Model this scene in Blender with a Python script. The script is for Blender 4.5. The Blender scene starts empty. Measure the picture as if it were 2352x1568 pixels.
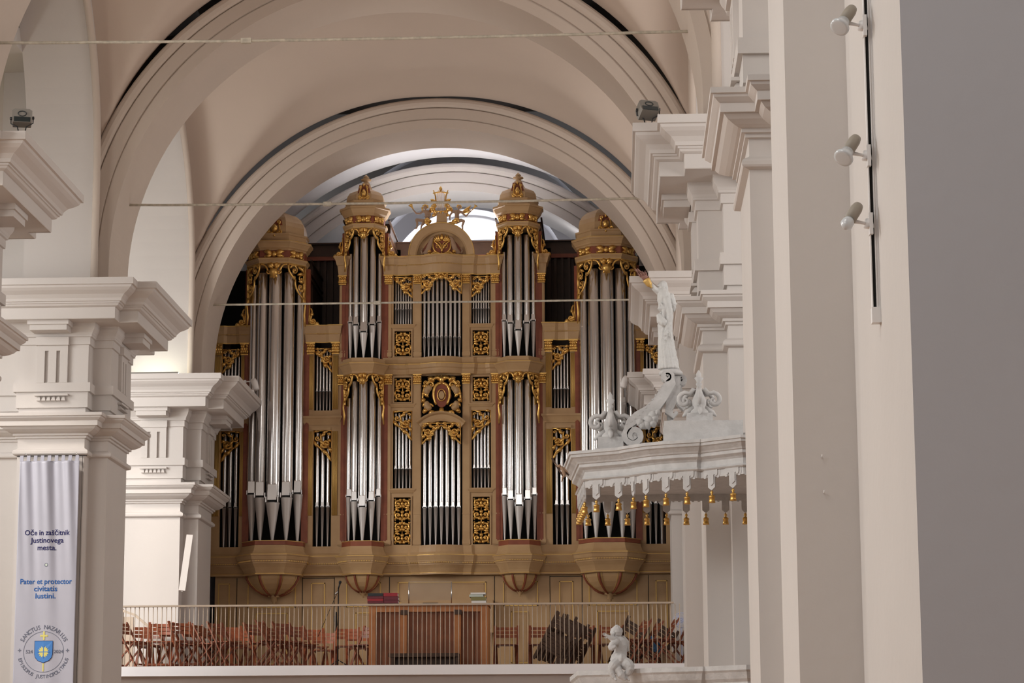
import bpy, math, random
from mathutils import Vector, Matrix
random.seed(7)
PI = math.pi
SC = bpy.context.scene
COL = SC.collection
# ---------------------------------------------------------------- camera (solved from the vanishing points)
FPX = 5600.0
TH = math.atan(1027 / FPX); PS = math.atan(240 / FPX * math.cos(TH)); ROLL = 0.004
CAM = Vector((3.05, 0.0, 2.3))
FW = Vector((-math.sin(PS) * math.cos(TH), math.cos(PS) * math.cos(TH), math.sin(TH)))
R0 = Vector((math.cos(PS), math.sin(PS), 0)); U0 = R0.cross(FW)
RT = R0 * math.cos(ROLL) - U0 * math.sin(ROLL); UP = R0 * math.sin(ROLL) + U0 * math.cos(ROLL)
cd = bpy.data.cameras.new('camera'); cam = bpy.data.objects.new('camera', cd); COL.objects.link(cam)
cam.matrix_world = Matrix(((RT.x, UP.x, -FW.x, CAM.x), (RT.y, UP.y, -FW.y, CAM.y), (RT.z, UP.z, -FW.z, CAM.z), (0, 0, 0, 1)))
cd.sensor_width = 36; cd.lens = FPX / 2352 * 36; cd.clip_end = 300
SC.camera = cam
SC.view_settings.view_transform = 'Standard'; SC.view_settings.look = 'None'; SC.view_settings.gamma = 1
SC.view_settings.use_curve_mapping = False
SC.view_settings.exposure = 0.08
# ---------------------------------------------------------------- daylight and added fills
w = bpy.data.worlds.new('sky'); SC.world = w; w.use_nodes = True
bg = w.node_tree.nodes['Background']; bg.inputs[0].default_value = (0.93, 0.96, 1.0, 1); bg.inputs[1].default_value = 0.1
def area(name, loc, target, sx, sy, power, col=(1, 1, 1)):
    l = bpy.data.lights.new(name, 'AREA'); l.shape = 'RECTANGLE'; l.size = sx; l.size_y = sy; l.energy = power; l.color = col
    o = bpy.data.objects.new(name, l); COL.objects.link(o); o.location = loc
    o.rotation_euler = (Vector(target) - Vector(loc)).to_track_quat('-Z', 'Y').to_euler()
    return o
sun = bpy.data.lights.new('sun', 'SUN'); sun.energy = 2.0; sun.angle = math.radians(5); sun.color = (1.0, 0.90, 0.80)
so = bpy.data.objects.new('sun', sun); COL.objects.link(so); so.rotation_euler = Vector((1.0, 0.62, -0.62)).to_track_quat('-Z', 'Y').to_euler()
for yy, e in ((14.5, 900), (22.6, 420), (30.8, 340), (39.0, 620)):
    area('window_daylight_left', (-9.3, yy - (1.2 if yy > 35 else 0), 8.6), (0.0, yy + (3.0 if yy > 35 else 2.0), 2.0 if yy > 35 else 0.0), 3.0, 4.6, e, (1.0, 0.985, 0.965))
for yy, e in ((22.6, 290), (30.8, 300), (39.0, 260)):
    area('window_daylight_right', (9.3, yy, 8.6), (-4.0, yy - 0.6, 17.0), 3.0, 4.6, e, (1.0, 0.96, 0.92))
area('organ_bay_fill_front', (-0.2, 46.35, 12.35), (-0.2, 46.35, 20.0), 1.8, 0.4, 70, (1.0, 0.96, 0.94))  # added fill hidden behind the case, brightens the organ bay vault
area('organ_bay_fill_rear', (0.3, 48.3, 13.1), (0.3, 48.8, 20.0), 5.0, 0.4, 14, (0.97, 0.97, 1.0))  # second added fill, out of view, no real fixture up here
area('crossing_fill', (-7.0, 2.0, 12.0), (1.0, 34.0, 6.0), 6, 6, 560, (0.97, 0.98, 1.0))  # added soft fill from behind the viewpoint, onto faces turned this way
area('nave_overhead_fill', (-1.0, 9.0, 14.0), (0.5, 24.0, 0.0), 5, 5, 350, (1.0, 0.95, 0.88))  # added overhead fill; the nave has no lantern opening here
# ---------------------------------------------------------------- materials
def mat(name, col, rough=0.7, metal=0.0, noise=0.0, scale=4.0, bump=0.0, bscale=60.0, spec=0.4, vary=None, trans=0.0, emit=None):
    m = bpy.data.materials.new(name); m.use_nodes = True
    nt = m.node_tree; b = nt.nodes['Principled BSDF']
    b.inputs['Base Color'].default_value = (*col, 1); b.inputs['Roughness'].default_value = rough
    b.inputs['Metallic'].default_value = metal; b.inputs['Specular IOR Level'].default_value = spec
    if trans: b.inputs['Transmission Weight'].default_value = trans; b.inputs['IOR'].default_value = 1.3
    if emit: b.inputs['Emission Color'].default_value = (*emit[0], 1); b.inputs['Emission Strength'].default_value = emit[1]
    tc = nt.nodes.new('ShaderNodeTexCoord')
    if noise or vary:
        n = nt.nodes.new('ShaderNodeTexNoise'); n.inputs['Scale'].default_value = scale; n.inputs['Detail'].default_value = 6
        nt.links.new(tc.outputs['Object'], n.inputs['Vector'])
        r = nt.nodes.new('ShaderNodeValToRGB'); r.color_ramp.elements[0].position = 0.3; r.color_ramp.elements[1].position = 0.7
        c0 = vary if vary else tuple(c * (1 - noise) for c in col)
        r.color_ramp.elements[0].color = (*c0, 1); r.color_ramp.elements[1].color = (*col, 1)
        nt.links.new(n.outputs['Fac'], r.inputs['Fac']); nt.links.new(r.outputs['Color'], b.inputs['Base Color'])
    if bump:
        n2 = nt.nodes.new('ShaderNodeTexNoise'); n2.inputs['Scale'].default_value = bscale; n2.inputs['Detail'].default_value = 4
        nt.links.new(tc.outputs['Object'], n2.inputs['Vector'])
        bp = nt.nodes.new('ShaderNodeBump'); bp.inputs['Strength'].default_value = bump; bp.inputs['Distance'].default_value = 0.02
        nt.links.new(n2.outputs['Fac'], bp.inputs['Height']); nt.links.new(bp.outputs['Normal'], b.inputs['Normal'])
    return m
M = {}
M['plaster'] = mat('white lime plaster', (0.62, 0.578, 0.55), 0.85, noise=0.05, scale=0.7, bump=0.15, bscale=9)
M['arch'] = mat('cream limewash on arches', (0.60, 0.51, 0.44), 0.85, noise=0.06, scale=0.8, bump=0.15, bscale=9)
M['vault'] = mat('peach limewash with warm bounce on vaults', (0.655, 0.545, 0.465), 0.9, noise=0.07, scale=0.5, bump=0.12, bscale=6)  # peach is partly paint, partly warm bounced light put into the colour
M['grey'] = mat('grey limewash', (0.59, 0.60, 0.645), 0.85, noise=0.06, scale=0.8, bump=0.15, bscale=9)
M['dust'] = mat('dusty plaster', (0.36, 0.32, 0.29), 0.9, noise=0.2, scale=9)
M['dark'] = mat('dark attic masonry', (0.10, 0.08, 0.065), 0.95)
M['flame'] = mat('carved flame', (0.30, 0.15, 0.12), 0.7, noise=0.3, scale=20)
M['floor'] = mat('red and white marble floor', (0.50, 0.315, 0.21), 0.5, noise=0.2, scale=1.2)
M['band'] = mat('white painted slab edge', (0.88, 0.87, 0.90), 0.6)
M['fascia'] = mat('grey loft fascia', (0.52, 0.465, 0.445), 0.8, noise=0.05, scale=2)
M['beige'] = mat('beige marbled organ paint', (0.47, 0.305, 0.155), 0.5, vary=(0.41, 0.255, 0.125), scale=3.5)
M['redw'] = mat('red brown painted wood', (0.27, 0.075, 0.035), 0.5, vary=(0.2, 0.05, 0.025), scale=6)
M['gold'] = mat('burnished gilding', (0.82, 0.52, 0.16), 0.34, 0.85, vary=(0.58, 0.33, 0.09), scale=14)
M['golddull'] = mat('matt gilded line', (0.62, 0.40, 0.13), 0.5, 0.5)
M['flesh'] = mat('painted carved figure', (0.36, 0.23, 0.15), 0.6, noise=0.15, scale=9)
M['pipe'] = mat('polished tin', (0.74, 0.72, 0.71), 0.22, 1.0, vary=(0.66, 0.64, 0.63), scale=0.5)
M['foot'] = mat('lightened tin', (0.62, 0.59, 0.57), 0.5, 0.45)  # same tin as the bodies, with light put into a less metallic colour
M['slit'] = mat('dark pipe mouth', (0.008, 0.008, 0.008), 0.9)
M['black'] = mat('black interior', (0.012, 0.011, 0.010), 0.9)
M['brown'] = mat('dark stained case wood', (0.065, 0.030, 0.015), 0.5, vary=(0.045, 0.020, 0.010), scale=5)
M['brownlac'] = mat('lacquered dark case edge', (0.10, 0.055, 0.03), 0.12, spec=0.9)
M['stone'] = mat('grey white stucco', (0.60, 0.59, 0.585), 0.75, noise=0.18, scale=9, bump=0.3, bscale=30)
M['statue'] = mat('white painted statue', (0.62, 0.62, 0.61), 0.55, noise=0.08, scale=11)
M['iron'] = mat('whitewashed iron tie rod', (0.60, 0.54, 0.44), 0.7, noise=0.35, scale=18)
M['blackm'] = mat('black metal', (0.02, 0.02, 0.022), 0.4, 0.3)
M['lampgrey'] = mat('grey lamp housing', (0.24, 0.22, 0.195), 0.45, 0.3)
M['lampdark'] = mat('dark lamp glass', (0.03, 0.035, 0.035), 0.15)
M['lampwhite'] = mat('white lamp housing', (0.80, 0.78, 0.77), 0.5)
M['lampbeige'] = mat('putty spotlight housing', (0.33, 0.29, 0.24), 0.5)
M['bulb'] = mat('frosted reflector bulb', (0.62, 0.64, 0.66), 0.15, spec=0.8)
M['chairw'] = mat('varnished chair wood', (0.24, 0.064, 0.025), 0.4, vary=(0.14, 0.034, 0.014), scale=12)
M['oak'] = mat('honey console wood', (0.42, 0.165, 0.055), 0.5, vary=(0.33, 0.12, 0.038), scale=5)
M['oakd'] = mat('dark console boards', (0.22, 0.070, 0.024), 0.5, vary=(0.15, 0.045, 0.016), scale=5)
M['rail'] = mat('beige balcony rail', (0.52, 0.42, 0.33), 0.5, noise=0.1, scale=6)
M['banner'] = mat('silvery white satin banner', (0.40, 0.40, 0.47), 0.42, noise=0.05, scale=3)
M['navy'] = mat('navy banner print', (0.022, 0.022, 0.095), 0.8, spec=0.1)
M['blue'] = mat('blue banner print', (0.02, 0.10, 0.33), 0.8, spec=0.1)
M['greyprint'] = mat('grey blue banner print', (0.14, 0.15, 0.20), 0.8, spec=0.1)
M['yellow'] = mat('yellow banner print', (0.62, 0.56, 0.16), 0.6)
M['shield'] = mat('blue shield print', (0.055, 0.20, 0.52), 0.6)
M['pale'] = mat('pale green print', (0.50, 0.56, 0.50), 0.6)
M['glass'] = mat('clear acrylic', (0.9, 0.9, 0.9), 0.05, trans=0.95)
M['chrome'] = mat('chrome', (0.6, 0.6, 0.6), 0.2, 1.0)
M['bookred'] = mat('red folder', (0.30, 0.02, 0.03), 0.5)
M['bookmaroon'] = mat('maroon folder', (0.13, 0.02, 0.03), 0.5)
M['bookblack'] = mat('black folder', (0.02, 0.025, 0.03), 0.5)
M['bookolive'] = mat('olive book', (0.22, 0.20, 0.08), 0.6)
M['bookwhite'] = mat('white papers', (0.7, 0.7, 0.68), 0.6)
M['wicker'] = mat('wicker', (0.30, 0.17, 0.09), 0.8, noise=0.4, scale=60)
M['bag'] = mat('blue cloth', (0.06, 0.16, 0.32), 0.8, noise=0.5, scale=20)
M['fan'] = mat('pale blue plastic', (0.55, 0.58, 0.75), 0.4)
M['uplight'] = mat('lit lamp tube', (1, 1, 0.9), 0.5, emit=((0.95, 1.0, 0.82), 22.0))
M['sage'] = mat('pale sage wall', (0.56, 0.53, 0.38), 0.85, noise=0.05)
# ---------------------------------------------------------------- mesh helpers
class MB:
    def __init__(s): s.v = []; s.f = []; s.m = []; s.sm = []
    def add(s, vs, fs, mi=0, smooth=False):
        o = len(s.v); s.v.extend(vs)
        for f in fs: s.f.append(tuple(o + i for i in f)); s.m.append(mi); s.sm.append(smooth)
    def box(s, x0, x1, y0, y1, z0, z1, mi=0):
        v = [(x, y, z) for z in (z0, z1) for y in (y0, y1) for x in (x0, x1)]
        s.add(v, [(0, 2, 3, 1), (4, 5, 7, 6), (0, 1, 5, 4), (2, 6, 7, 3), (0, 4, 6, 2), (1, 3, 7, 5)], mi)
    def bar(s, a, b, wx, wy, mi=0, up=(0, 0, 1)):
        a = Vector(a); b = Vector(b); d = (b - a).normalized(); u = Vector(up)
        if abs(d.dot(u)) > 0.98: u = Vector((1, 0, 0))
        x = d.cross(u).normalized() * wx / 2; y = x.cross(d).normalized() * wy / 2
        v = [tuple(p + i * x + j * y) for p in (a, b) for i, j in ((-1, -1), (1, -1), (1, 1), (-1, 1))]
        s.add(v, [(3, 2, 1, 0), (4, 5, 6, 7), (0, 1, 5, 4), (1, 2, 6, 5), (2, 3, 7, 6), (3, 0, 4, 7)], mi)
    def tube(s, pts, rad, n=8, mi=0, cap=True, flat=None, smooth=True):
        """round tube along pts; flat=(axis, factor) squashes the section along a world axis"""
        P = [Vector(p) for p in pts]; m = len(P)
        if not hasattr(rad, '__len__'): rad = [rad] * m
        ax = Vector(flat[0]).normalized() if flat else None
        prev = None; vs = []
        for i in range(m):
            t = (P[min(i + 1, m - 1)] - P[max(i - 1, 0)])
            t = t.normalized() if t.length > 1e-9 else Vector((0, 0, 1))
            if ax is not None and abs(t.dot(ax)) < 0.98: a = ax
            else: a = prev if prev is not None else (Vector((0, 0, 1)) if abs(t.z) < 0.9 else Vector((1, 0, 0)))
            x = (a - t * a.dot(t)).normalized(); y = t.cross(x); prev = x
            for k in range(n):
                c, q = math.cos(2 * PI * k / n), math.sin(2 * PI * k / n)
                vs.append(tuple(P[i] + x * c * rad[i] * (flat[1] if flat else 1) + y * q * rad[i]))
        fs = [(i * n + k, i * n + (k + 1) % n, (i + 1) * n + (k + 1) % n, (i + 1) * n + k) for i in range(m - 1) for k in range(n)]
        if cap: fs += [tuple(range(n - 1, -1, -1)), tuple((m - 1) * n + k for k in range(n))]
        s.add(vs, fs, mi, smooth)
    def lathe(s, prof, cx, cy, n=16, mi=0, a0=0, a1=2 * PI, smooth=True, sy=1.0):
        full = abs(a1 - a0 - 2 * PI) < 1e-6; k = n if full else n + 1; vs = []
        for r, z in prof:
            for i in range(k):
                a = a0 + (a1 - a0) * i / n; vs.append((cx + r * math.cos(a), cy + sy * r * math.sin(a), z))
        fs = [(j * k + i, j * k + (i + 1) % k, (j + 1) * k + (i + 1) % k, (j + 1) * k + i) for j in range(len(prof) - 1) for i in range(n)]
        s.add(vs, fs, mi, smooth)
        if full: s.add([], []); s.f.append(tuple(len(s.v) - k + i for i in range(k))); s.m.append(mi); s.sm.append(False)
    def sweep(s, plan, prof, closed=True, mi=0, capt=True, side=1):
        """mitred moulding: plan = list of (x, y); prof = list of (offset outwards, z). plan CCW -> outwards is right-hand"""
        n = len(plan); offs = []
        for i in range(n):
            p = Vector(plan[i]).to_2d()
            if closed or 0 < i < n - 1:
                a = (p - Vector(plan[i - 1]).to_2d()).normalized(); b = (Vector(plan[(i + 1) % n]).to_2d() - p).normalized()
                na = Vector((a.y, -a.x)); nb = Vector((b.y, -b.x)); q = na + nb
                q = q / max(q.dot(na), 0.2)
            elif i == 0:
                b = (Vector(plan[1]).to_2d() - p).normalized(); q = Vector((b.y, -b.x))
            else:
                a = (p - Vector(plan[i - 1]).to_2d()).normalized(); q = Vector((a.y, -a.x))
            offs.append(q * side)
        vs = [(plan[i][0] + offs[i].x * o, plan[i][1] + offs[i].y * o, z) for o, z in prof for i in range(n)]
        m = n if closed else n - 1
        fs = [(j * n + i, j * n + (i + 1) % n, (j + 1) * n + (i + 1) % n, (j + 1) * n + i) for j in range(len(prof) - 1) for i in range(m)]
        s.add(vs, fs, mi)
        if capt and closed:
            k = len(s.v); L = len(prof)
            s.f.append(tuple(k - L * n + i for i in range(n - 1, -1, -1))); s.m.append(mi); s.sm.append(False)
            s.f.append(tuple(k - n + i for i in range(n))); s.m.append(mi); s.sm.append(False)
    def prism(s, poly, y0, y1, mi=0, mit=None):
        """poly of (x, z) extruded from y0 to y1"""
        n = len(poly); vs = [(x, y0, z) for x, z in poly] + [(x, y1, z) for x, z in poly]
        s.add(vs, [tuple(range(n)), tuple(range(2 * n - 1, n - 1, -1))] + [(i, i + n, (i + 1) % n + n, (i + 1) % n) for i in range(n)], mi)
    def xf(s, mt, start=0):
        for i in range(start, len(s.v)): s.v[i] = tuple(mt @ Vector(s.v[i]))
    def build(s, name, mats, parent=None, loc=None, autosmooth=False):
        me = bpy.data.meshes.new(name); me.from_pydata(s.v, [], s.f)
        for m in (mats if isinstance(mats, (list, tuple)) else [mats]): me.materials.append(m if not isinstance(m, str) else M[m])
        me.polygons.foreach_set('material_index', s.m); me.polygons.foreach_set('use_smooth', s.sm); me.update()
        o = bpy.data.objects.new(name, me); COL.objects.link(o)
        if parent is not None:
            o.parent = parent
        return o
def empty(name, loc=(0, 0, 0), rz=0):
    o = bpy.data.objects.new(name, None); COL.objects.link(o); o.location = loc; o.rotation_euler = (0, 0, rz); o.empty_display_size = 0.2
    return o
def tag(o, label=None, cat=None, group=None, kind=None):
    if label: o['label'] = label
    if cat: o['category'] = cat
    if group: o['group'] = group
    if kind: o['kind'] = kind
    return o
def fixn(o):
    import bmesh
    bm = bmesh.new(); bm.from_mesh(o.data); bmesh.ops.recalc_face_normals(bm, faces=bm.faces); bm.to_mesh(o.data); bm.free(); return o
def kids(o): return [c for c in bpy.data.objects if c.parent == o]
def copy_tree(o, parent=None, ch=None):
    if ch is None:
        ch = {}
        for c in bpy.data.objects:
            if c.parent: ch.setdefault(c.parent.name, []).append(c)
    c = o.copy(); COL.objects.link(c)
    if parent: c.parent = parent
    for k in ch.get(o.name, []): copy_tree(k, c, ch)
    return c
def at(px, py, Y):
    """the place on the plane y = Y that the photograph shows at (px, py)"""
    d = FW + RT * ((px - 1176) / FPX) + UP * (-(py - 784) / FPX)
    return CAM + d * ((Y - CAM.y) / d.y)
# ---------------------------------------------------------------- the church: piers, arches, vaults
LF0 = 4.33
ZS = 9.98                                   # spring of the transverse arches
BAY = 8.2
Y0S = {'third': 25.85, 'second': 34.05, 'first': 42.25, 'fourth': 17.65, 'nearest': 9.45}
def pier_plan(sgn):
    """cross-shaped pier; x measured from the nave axis, y from the front of the pier"""
    L = [(4.47, .67), (4.47, 1.0), (4.2, 1.0), (4.2, 2.4), (4.47, 2.4), (4.47, 2.73), (5.45, 2.73), (5.45, 2.4), (5.85, 2.4), (5.85, 1.0), (5.45, 1.0), (5.45, .67)]
    if sgn > 0: return L[::-1]          # CCW either way
    return [(-x, y) for x, y in L]
def _w(L, k=1.13): return [(o * (k if o > .2 else 1.0), z) for o, z in L]
CAPITAL = [(0, 7.0), (0, 7.07), (.05, 7.085), (.06, 7.10), (.06, 7.13), (.045, 7.15), (.01, 7.17), (0, 7.18), (0, 7.32), (.03, 7.325), (.03, 7.355), (.06, 7.36), (.06, 7.39), (.085, 7.395), (.12, 7.41), (.17, 7.44), (.20, 7.475), (.20, 7.48), (.23, 7.48), (.23, 7.55), (.245, 7.56), (.28, 7.59), (.285, 7.61), (.305, 7.615), (.305, 7.66), (0.0, 7.67)]
ENTAB = [(0, 7.66), (.0, 7.77), (.035, 7.77), (.035, 8.0), (.075, 8.0), (.075, 8.13), (.03, 8.135), (.03, 8.69), (.055, 8.695), (.055, 8.80), (.08, 8.81), (.08, 8.835), (.085, 8.84), (.095, 8.87), (.12, 8.91), (.135, 8.95), (.135, 8.985), (.145, 9.0),
         (.40, 9.0), (.405, 8.99), (.41, 9.0), (.41, 9.155), (.425, 9.16), (.45, 9.175), (.46, 9.20), (.475, 9.205), (.475, 9.225), (.495, 9.23), (.505, 9.27), (.54, 9.32), (.60, 9.365), (.635, 9.40), (.645, 9.43), (.67, 9.435), (.67, 9.53), (0.0, 9.56)]
def triglyph(mb, cx, y, s=1, x_face=None):
    """raised block with two grooves, its cap, the regula and drops below; on a face looking to -y"""
    w = .45
    mb.box(cx - w / 2 - .015, cx + w / 2 + .015, y - .085, y + .02, 8.68, 8.80)
    for a, b in ((-w / 2, -.112), (-.058, .058), (.112, w / 2)):
        mb.box(cx + a, cx + b, y - .05, y + .02, 8.13, 8.60)
    mb.box(cx - w / 2, cx + w / 2, y - .05, y + .02, 8.60, 8.68)
    mb.box(cx - w / 2 - .02, cx + w / 2 + .02, y - .075, y, 7.935, 7.965)
    for i in range(6):
        a = cx - w / 2 + .01 + i * .072
        mb.add([(a, y - .07, 7.865), (a + .062, y - .07, 7.865), (a + .062, y, 7.865), (a, y, 7.865), (a + .018, y - .03, 7.93), (a + .044, y - .03, 7.93), (a + .044, y, 7.93), (a + .018, y, 7.93)],
               [(0, 1, 5, 4), (1, 2, 6, 5), (3, 0, 4, 7), (3, 2, 1, 0), (4, 5, 6, 7)])
def make_pier(sgn, y0, name, label, m='plaster', low=0.0, dx=0.0):
    t = empty(name, (sgn * 5.05 + dx, y0 + 1.7, low)); tag(t, label, 'pillar', 'cross shaped piers along the nave')
    plan = [(x - sgn * 5.05, y - 1.7) for x, y in pier_plan(sgn)]
    def part(nm, prof, mm=m, cap=True):
        b = MB(); b.sweep(plan, [(o, z - low) for o, z in prof], capt=cap); return b
    fixn(part('shaft', [(0, low), (0, 7.0)]).build('shaft', M[m], t))
    fixn(part('capital', CAPITAL).build('capital', M[m], t))
    b = part('entablature', _w(ENTAB, 1.22 if sgn < 0 else 1.13))
    fx = sgn * (4.96 - 5.05)
    n0 = len(b.v)
    triglyph(b, fx, .67 - 1.7 - .03 + .0)
    # the block under the corona, front
    b.box(fx - .27, fx + .27, .67 - 1.7 - .40, .67 - 1.7 - .1, 8.85, 9.0); b.box(fx - .30, fx + .30, .67 - 1.7 - .425, .67 - 1.7 - .1, 8.93, 9.0)
    # nave side: triglyph turned by 90 degrees and block
    k = len(b.v); triglyph(b, 0, -.03)
    rot = Matrix.Rotation(-sgn * PI / 2 if sgn < 0 else PI / 2, 4, 'Z')
    mt = Matrix.Translation((-sgn * .85, 0, 0)) @ Matrix.Rotation((PI / 2) if sgn < 0 else (-PI / 2), 4, 'Z')
    b.xf(mt, k)
    a, c = sorted((-sgn * .95, -sgn * 1.25)); b.box(a, c, -.28, .28, 8.85, 9.0); a, c = sorted((-sgn * .95, -sgn * 1.275)); b.box(a, c, -.31, .31, 8.93, 9.0)
    for i in range(n0, len(b.v)): b.v[i] = (b.v[i][0], b.v[i][1], b.v[i][2] - low)
    fixn(b.build('entablature', M[m], t))
    return t
PIER = {}
PL = {(-1, 'first'): 'white pier on the left edge of the organ loft with a leaning white board',
      (-1, 'second'): 'white pier at the left carrying the long printed banner',
      (-1, 'third'): 'white pier at the upper left whose cornice carries a floodlight',
      (1, 'first'): 'white pier right of the organ, the farthest one, mostly hidden behind the stone saint',
      (1, 'second'): 'white pier right of the organ loft where the balcony rail ends',
      (1, 'third'): 'white pier behind the pulpit canopy, its cornice carrying a grey floodlight',
      (1, 'fourth'): 'white pier just right of the pulpit canopy, its cornice cut off by the near pier'}
for sg in (-1, 1):
    for k in ('first', 'second', 'third'):
        PIER[sg, k] = make_pier(sg, Y0S[k], 'pier', PL[sg, k], 'plaster', 0.0)
PIER[1, 'fourth'] = make_pier(1, Y0S['fourth'], 'pier', PL[1, 'fourth'], dx=.085)
# near pier at the crossing, on the right: plain stepped shaft
b = MB(); b.sweep([(4.135, 14.65), (4.515, 14.65), (4.515, 11.87), (5.5, 11.87), (5.5, 16.05), (4.135, 16.05)], [(0, 0), (0, 12.98)])
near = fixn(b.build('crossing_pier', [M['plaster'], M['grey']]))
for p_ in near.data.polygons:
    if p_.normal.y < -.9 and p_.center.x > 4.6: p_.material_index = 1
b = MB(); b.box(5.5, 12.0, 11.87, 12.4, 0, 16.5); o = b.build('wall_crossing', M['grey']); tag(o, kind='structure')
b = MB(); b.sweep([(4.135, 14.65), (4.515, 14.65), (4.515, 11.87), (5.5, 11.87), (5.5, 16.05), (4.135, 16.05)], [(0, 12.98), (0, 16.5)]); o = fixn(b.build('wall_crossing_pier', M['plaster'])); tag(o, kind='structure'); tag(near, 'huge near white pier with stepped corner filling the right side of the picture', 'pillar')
# ---- transverse arches
RI, RO = 4.255, 4.835
def arch_ring(y, depth, name, m, segs=72, zb=9.565):
    prof = [(RI, depth), (RI, 0.0), (RI + .165, 0.0), (RI + .17, .022), (RI + .185, .022), (RI + .19, -.02), (RI + .375, -.02), (RI + .38, .015), (RI + .395, .015), (RI + .40, -.03),
            (RI + .43, -.065), (RI + .48, -.08), (RI + .53, -.065), (RI + .565, -.02), (RO, .03), (RO, depth)]
    st = [(1, 0, zb - ZS)] + [(math.cos(PI * i / segs), math.sin(PI * i / segs), 0) for i in range(segs + 1)] + [(-1, 0, zb - ZS)]
    n = len(prof); vs = [(c * r, y + d, ZS + s * r + dz) for c, s, dz in st for r, d in prof]
    b = MB(); b.add(vs, [(j * n + i, j * n + (i + 1) % n, (j + 1) * n + (i + 1) % n, (j + 1) * n + i) for j in range(len(st) - 1) for i in range(n)])
    o = fixn(b.build(name, M[m])); tag(o, kind='structure'); return o
for i, k in enumerate(('third', 'second', 'first')):
    arch_ring(Y0S[k] + 1.0, 1.4, 'ceiling_arch_rib', 'arch')
arch_ring(48.0, 1.4, 'ceiling_arch_rib', 'plaster')
# ---- arcade walls (arched openings between the piers) above the cornices
RA, ZA = 3.07, 11.35
def arcade(sgn, ya, yb, ztop=16.5, wide=5.45):
    ym = (ya + yb) / 2; r = (yb - ya) / 2; path = [(ya, 9.565), (ya, ZA)] + [(ym - r * math.cos(PI * i / 40), ZA + r * math.sin(PI * i / 40)) for i in range(1, 40)] + [(yb, ZA), (yb, 9.565)]
    b = MB(); xi, xo = sgn * 4.42, sgn * wide
    vs = [(x, y, z) for y, z in path for x in (xi, xo)]
    fs = [(2 * i, 2 * i + 1, 2 * i + 3, 2 * i + 2) for i in range(len(path) - 1)]
    b.add(vs, fs)
    for x in (xi, xo):
        top = [(x, y, z) for y, z in path[1:-1]] + [(x, y, ztop) for y, z in path[1:-1]]; n = len(path) - 2
        b.add(top, [(i, i + 1, i + 1 + n, i + n) for i in range(n - 1)])
    for y0_, y1_ in ((ya - 1.03, ya), (yb, yb + 1.03)):
        for x in (xi, xo): b.add([(x, y0_, 9.565), (x, y1_, 9.565), (x, y1_, ztop), (x, y0_, ztop)], [(0, 1, 2, 3)])
    o = b.build('wall_left' if sgn < 0 else 'wall_right', M['plaster']); tag(o, kind='structure')
    # roll moulding on the nave edge
    b = MB(); off = [(y, z) for y, z in path]
    b.tube([(sgn * 4.40, y, z) for y, z in off], .055, 8, cap=True)
    b.tube([(sgn * 4.42, ym + (y - ym) * (r + .13) / r, (z if z <= ZA else ZA + (z - ZA) * (r + .13) / r)) for y, z in off], .035, 6)
    o = b.build('trim_1', M['arch']); tag(o, kind='structure')
for sg in (-1, 1):
    for ya in (Y0S['third'] - BAY + 2.73, Y0S['third'] + 2.73, Y0S['second'] + 2.73):
        arcade(sg, ya, ya + 6.14, wide=5.65 if ya > 34 else 5.45)
# ---- vault webs
def smax(a, b, k): 
    h = max(k - abs(a - b), 0) / k
    return max(a, b) + h * h * k * 0.25
def web(ya, yb, name, m='vault', RW=4.93):
    ym = (ya + yb) / 2; L = (yb - ya) / 2; NX, NY = 96, 56; vs = []
    rl = RA + .37
    for j in range(NY + 1):
        t = -math.cos(PI * j / NY); y = ym + L * t
        for i in range(NX + 1):
            x = 4.43 * math.sin(PI * (i / NX - .5))
            th = math.acos(min(1, abs(x) / 4.85)); u_ = min(1, max(0, (th - .50) / 1.07)); Rr = RW - .10 + .08 * math.sin(PI * u_ ** .8) + .025 * u_
            zt = ZS + math.sqrt(max(Rr * Rr - x * x, 0)) + .28 * (1 - t * t)
            d = rl * rl - (y - ym) ** 2
            zl = (ZA + math.sqrt(d)) if d > 0 else ZA - 1
            zl += .30 * (1 - (x / 4.43) ** 2)
            z = smax(zt, zl, .03 + .5 * (1 - (x / 4.43) ** 2) * (1 - abs(t)))
            # opening left round the rib: the web rises a little over the haunches of the arches
            vs.append((x, y, z))
    fs = [(j * (NX + 1) + i, j * (NX + 1) + i + 1, (j + 1) * (NX + 1) + i + 1, (j + 1) * (NX + 1) + i) for j in range(NY) for i in range(NX)]
    b = MB(); b.add(vs, fs, 0, True)
    o = b.build(name, M[m]); tag(o, kind='structure'); return o
def spandrel(sgn, y):
    b = MB(); P_ = [(4.80 * math.cos(a), ZS + 4.80 * math.sin(a)) for a in [i * .52 / 10 for i in range(11)]]; P_ = [(x, z) for x, z in P_ if x > 4.1]
    out = [(4.44, z) for x, z in P_]
    vs = [(sgn * min(x, 4.44), y, z) for x, z in P_] + [(sgn * x, y, z + .0) for x, z in out]; n = len(P_)
    b.add(vs, [(i, i + 1, i + 1 + n, i + n) for i in range(n - 1)])
    o = b.build('wall_spandrel', M['vault']); tag(o, kind='structure')
for sg in (-1, 1):
    for k in ('third', 'second', 'first'): spandrel(sg, Y0S[k] + 1.03); spandrel(sg, Y0S[k] + 2.38)
web(Y0S['third'] - BAY + 2.4, Y0S['third'] + 1.0, 'ceiling_vault')
web(Y0S['third'] + 2.4, Y0S['second'] + 1.0, 'ceiling_vault')
web(Y0S['second'] + 2.4, Y0S['first'] + 1.0, 'ceiling_vault')
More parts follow.
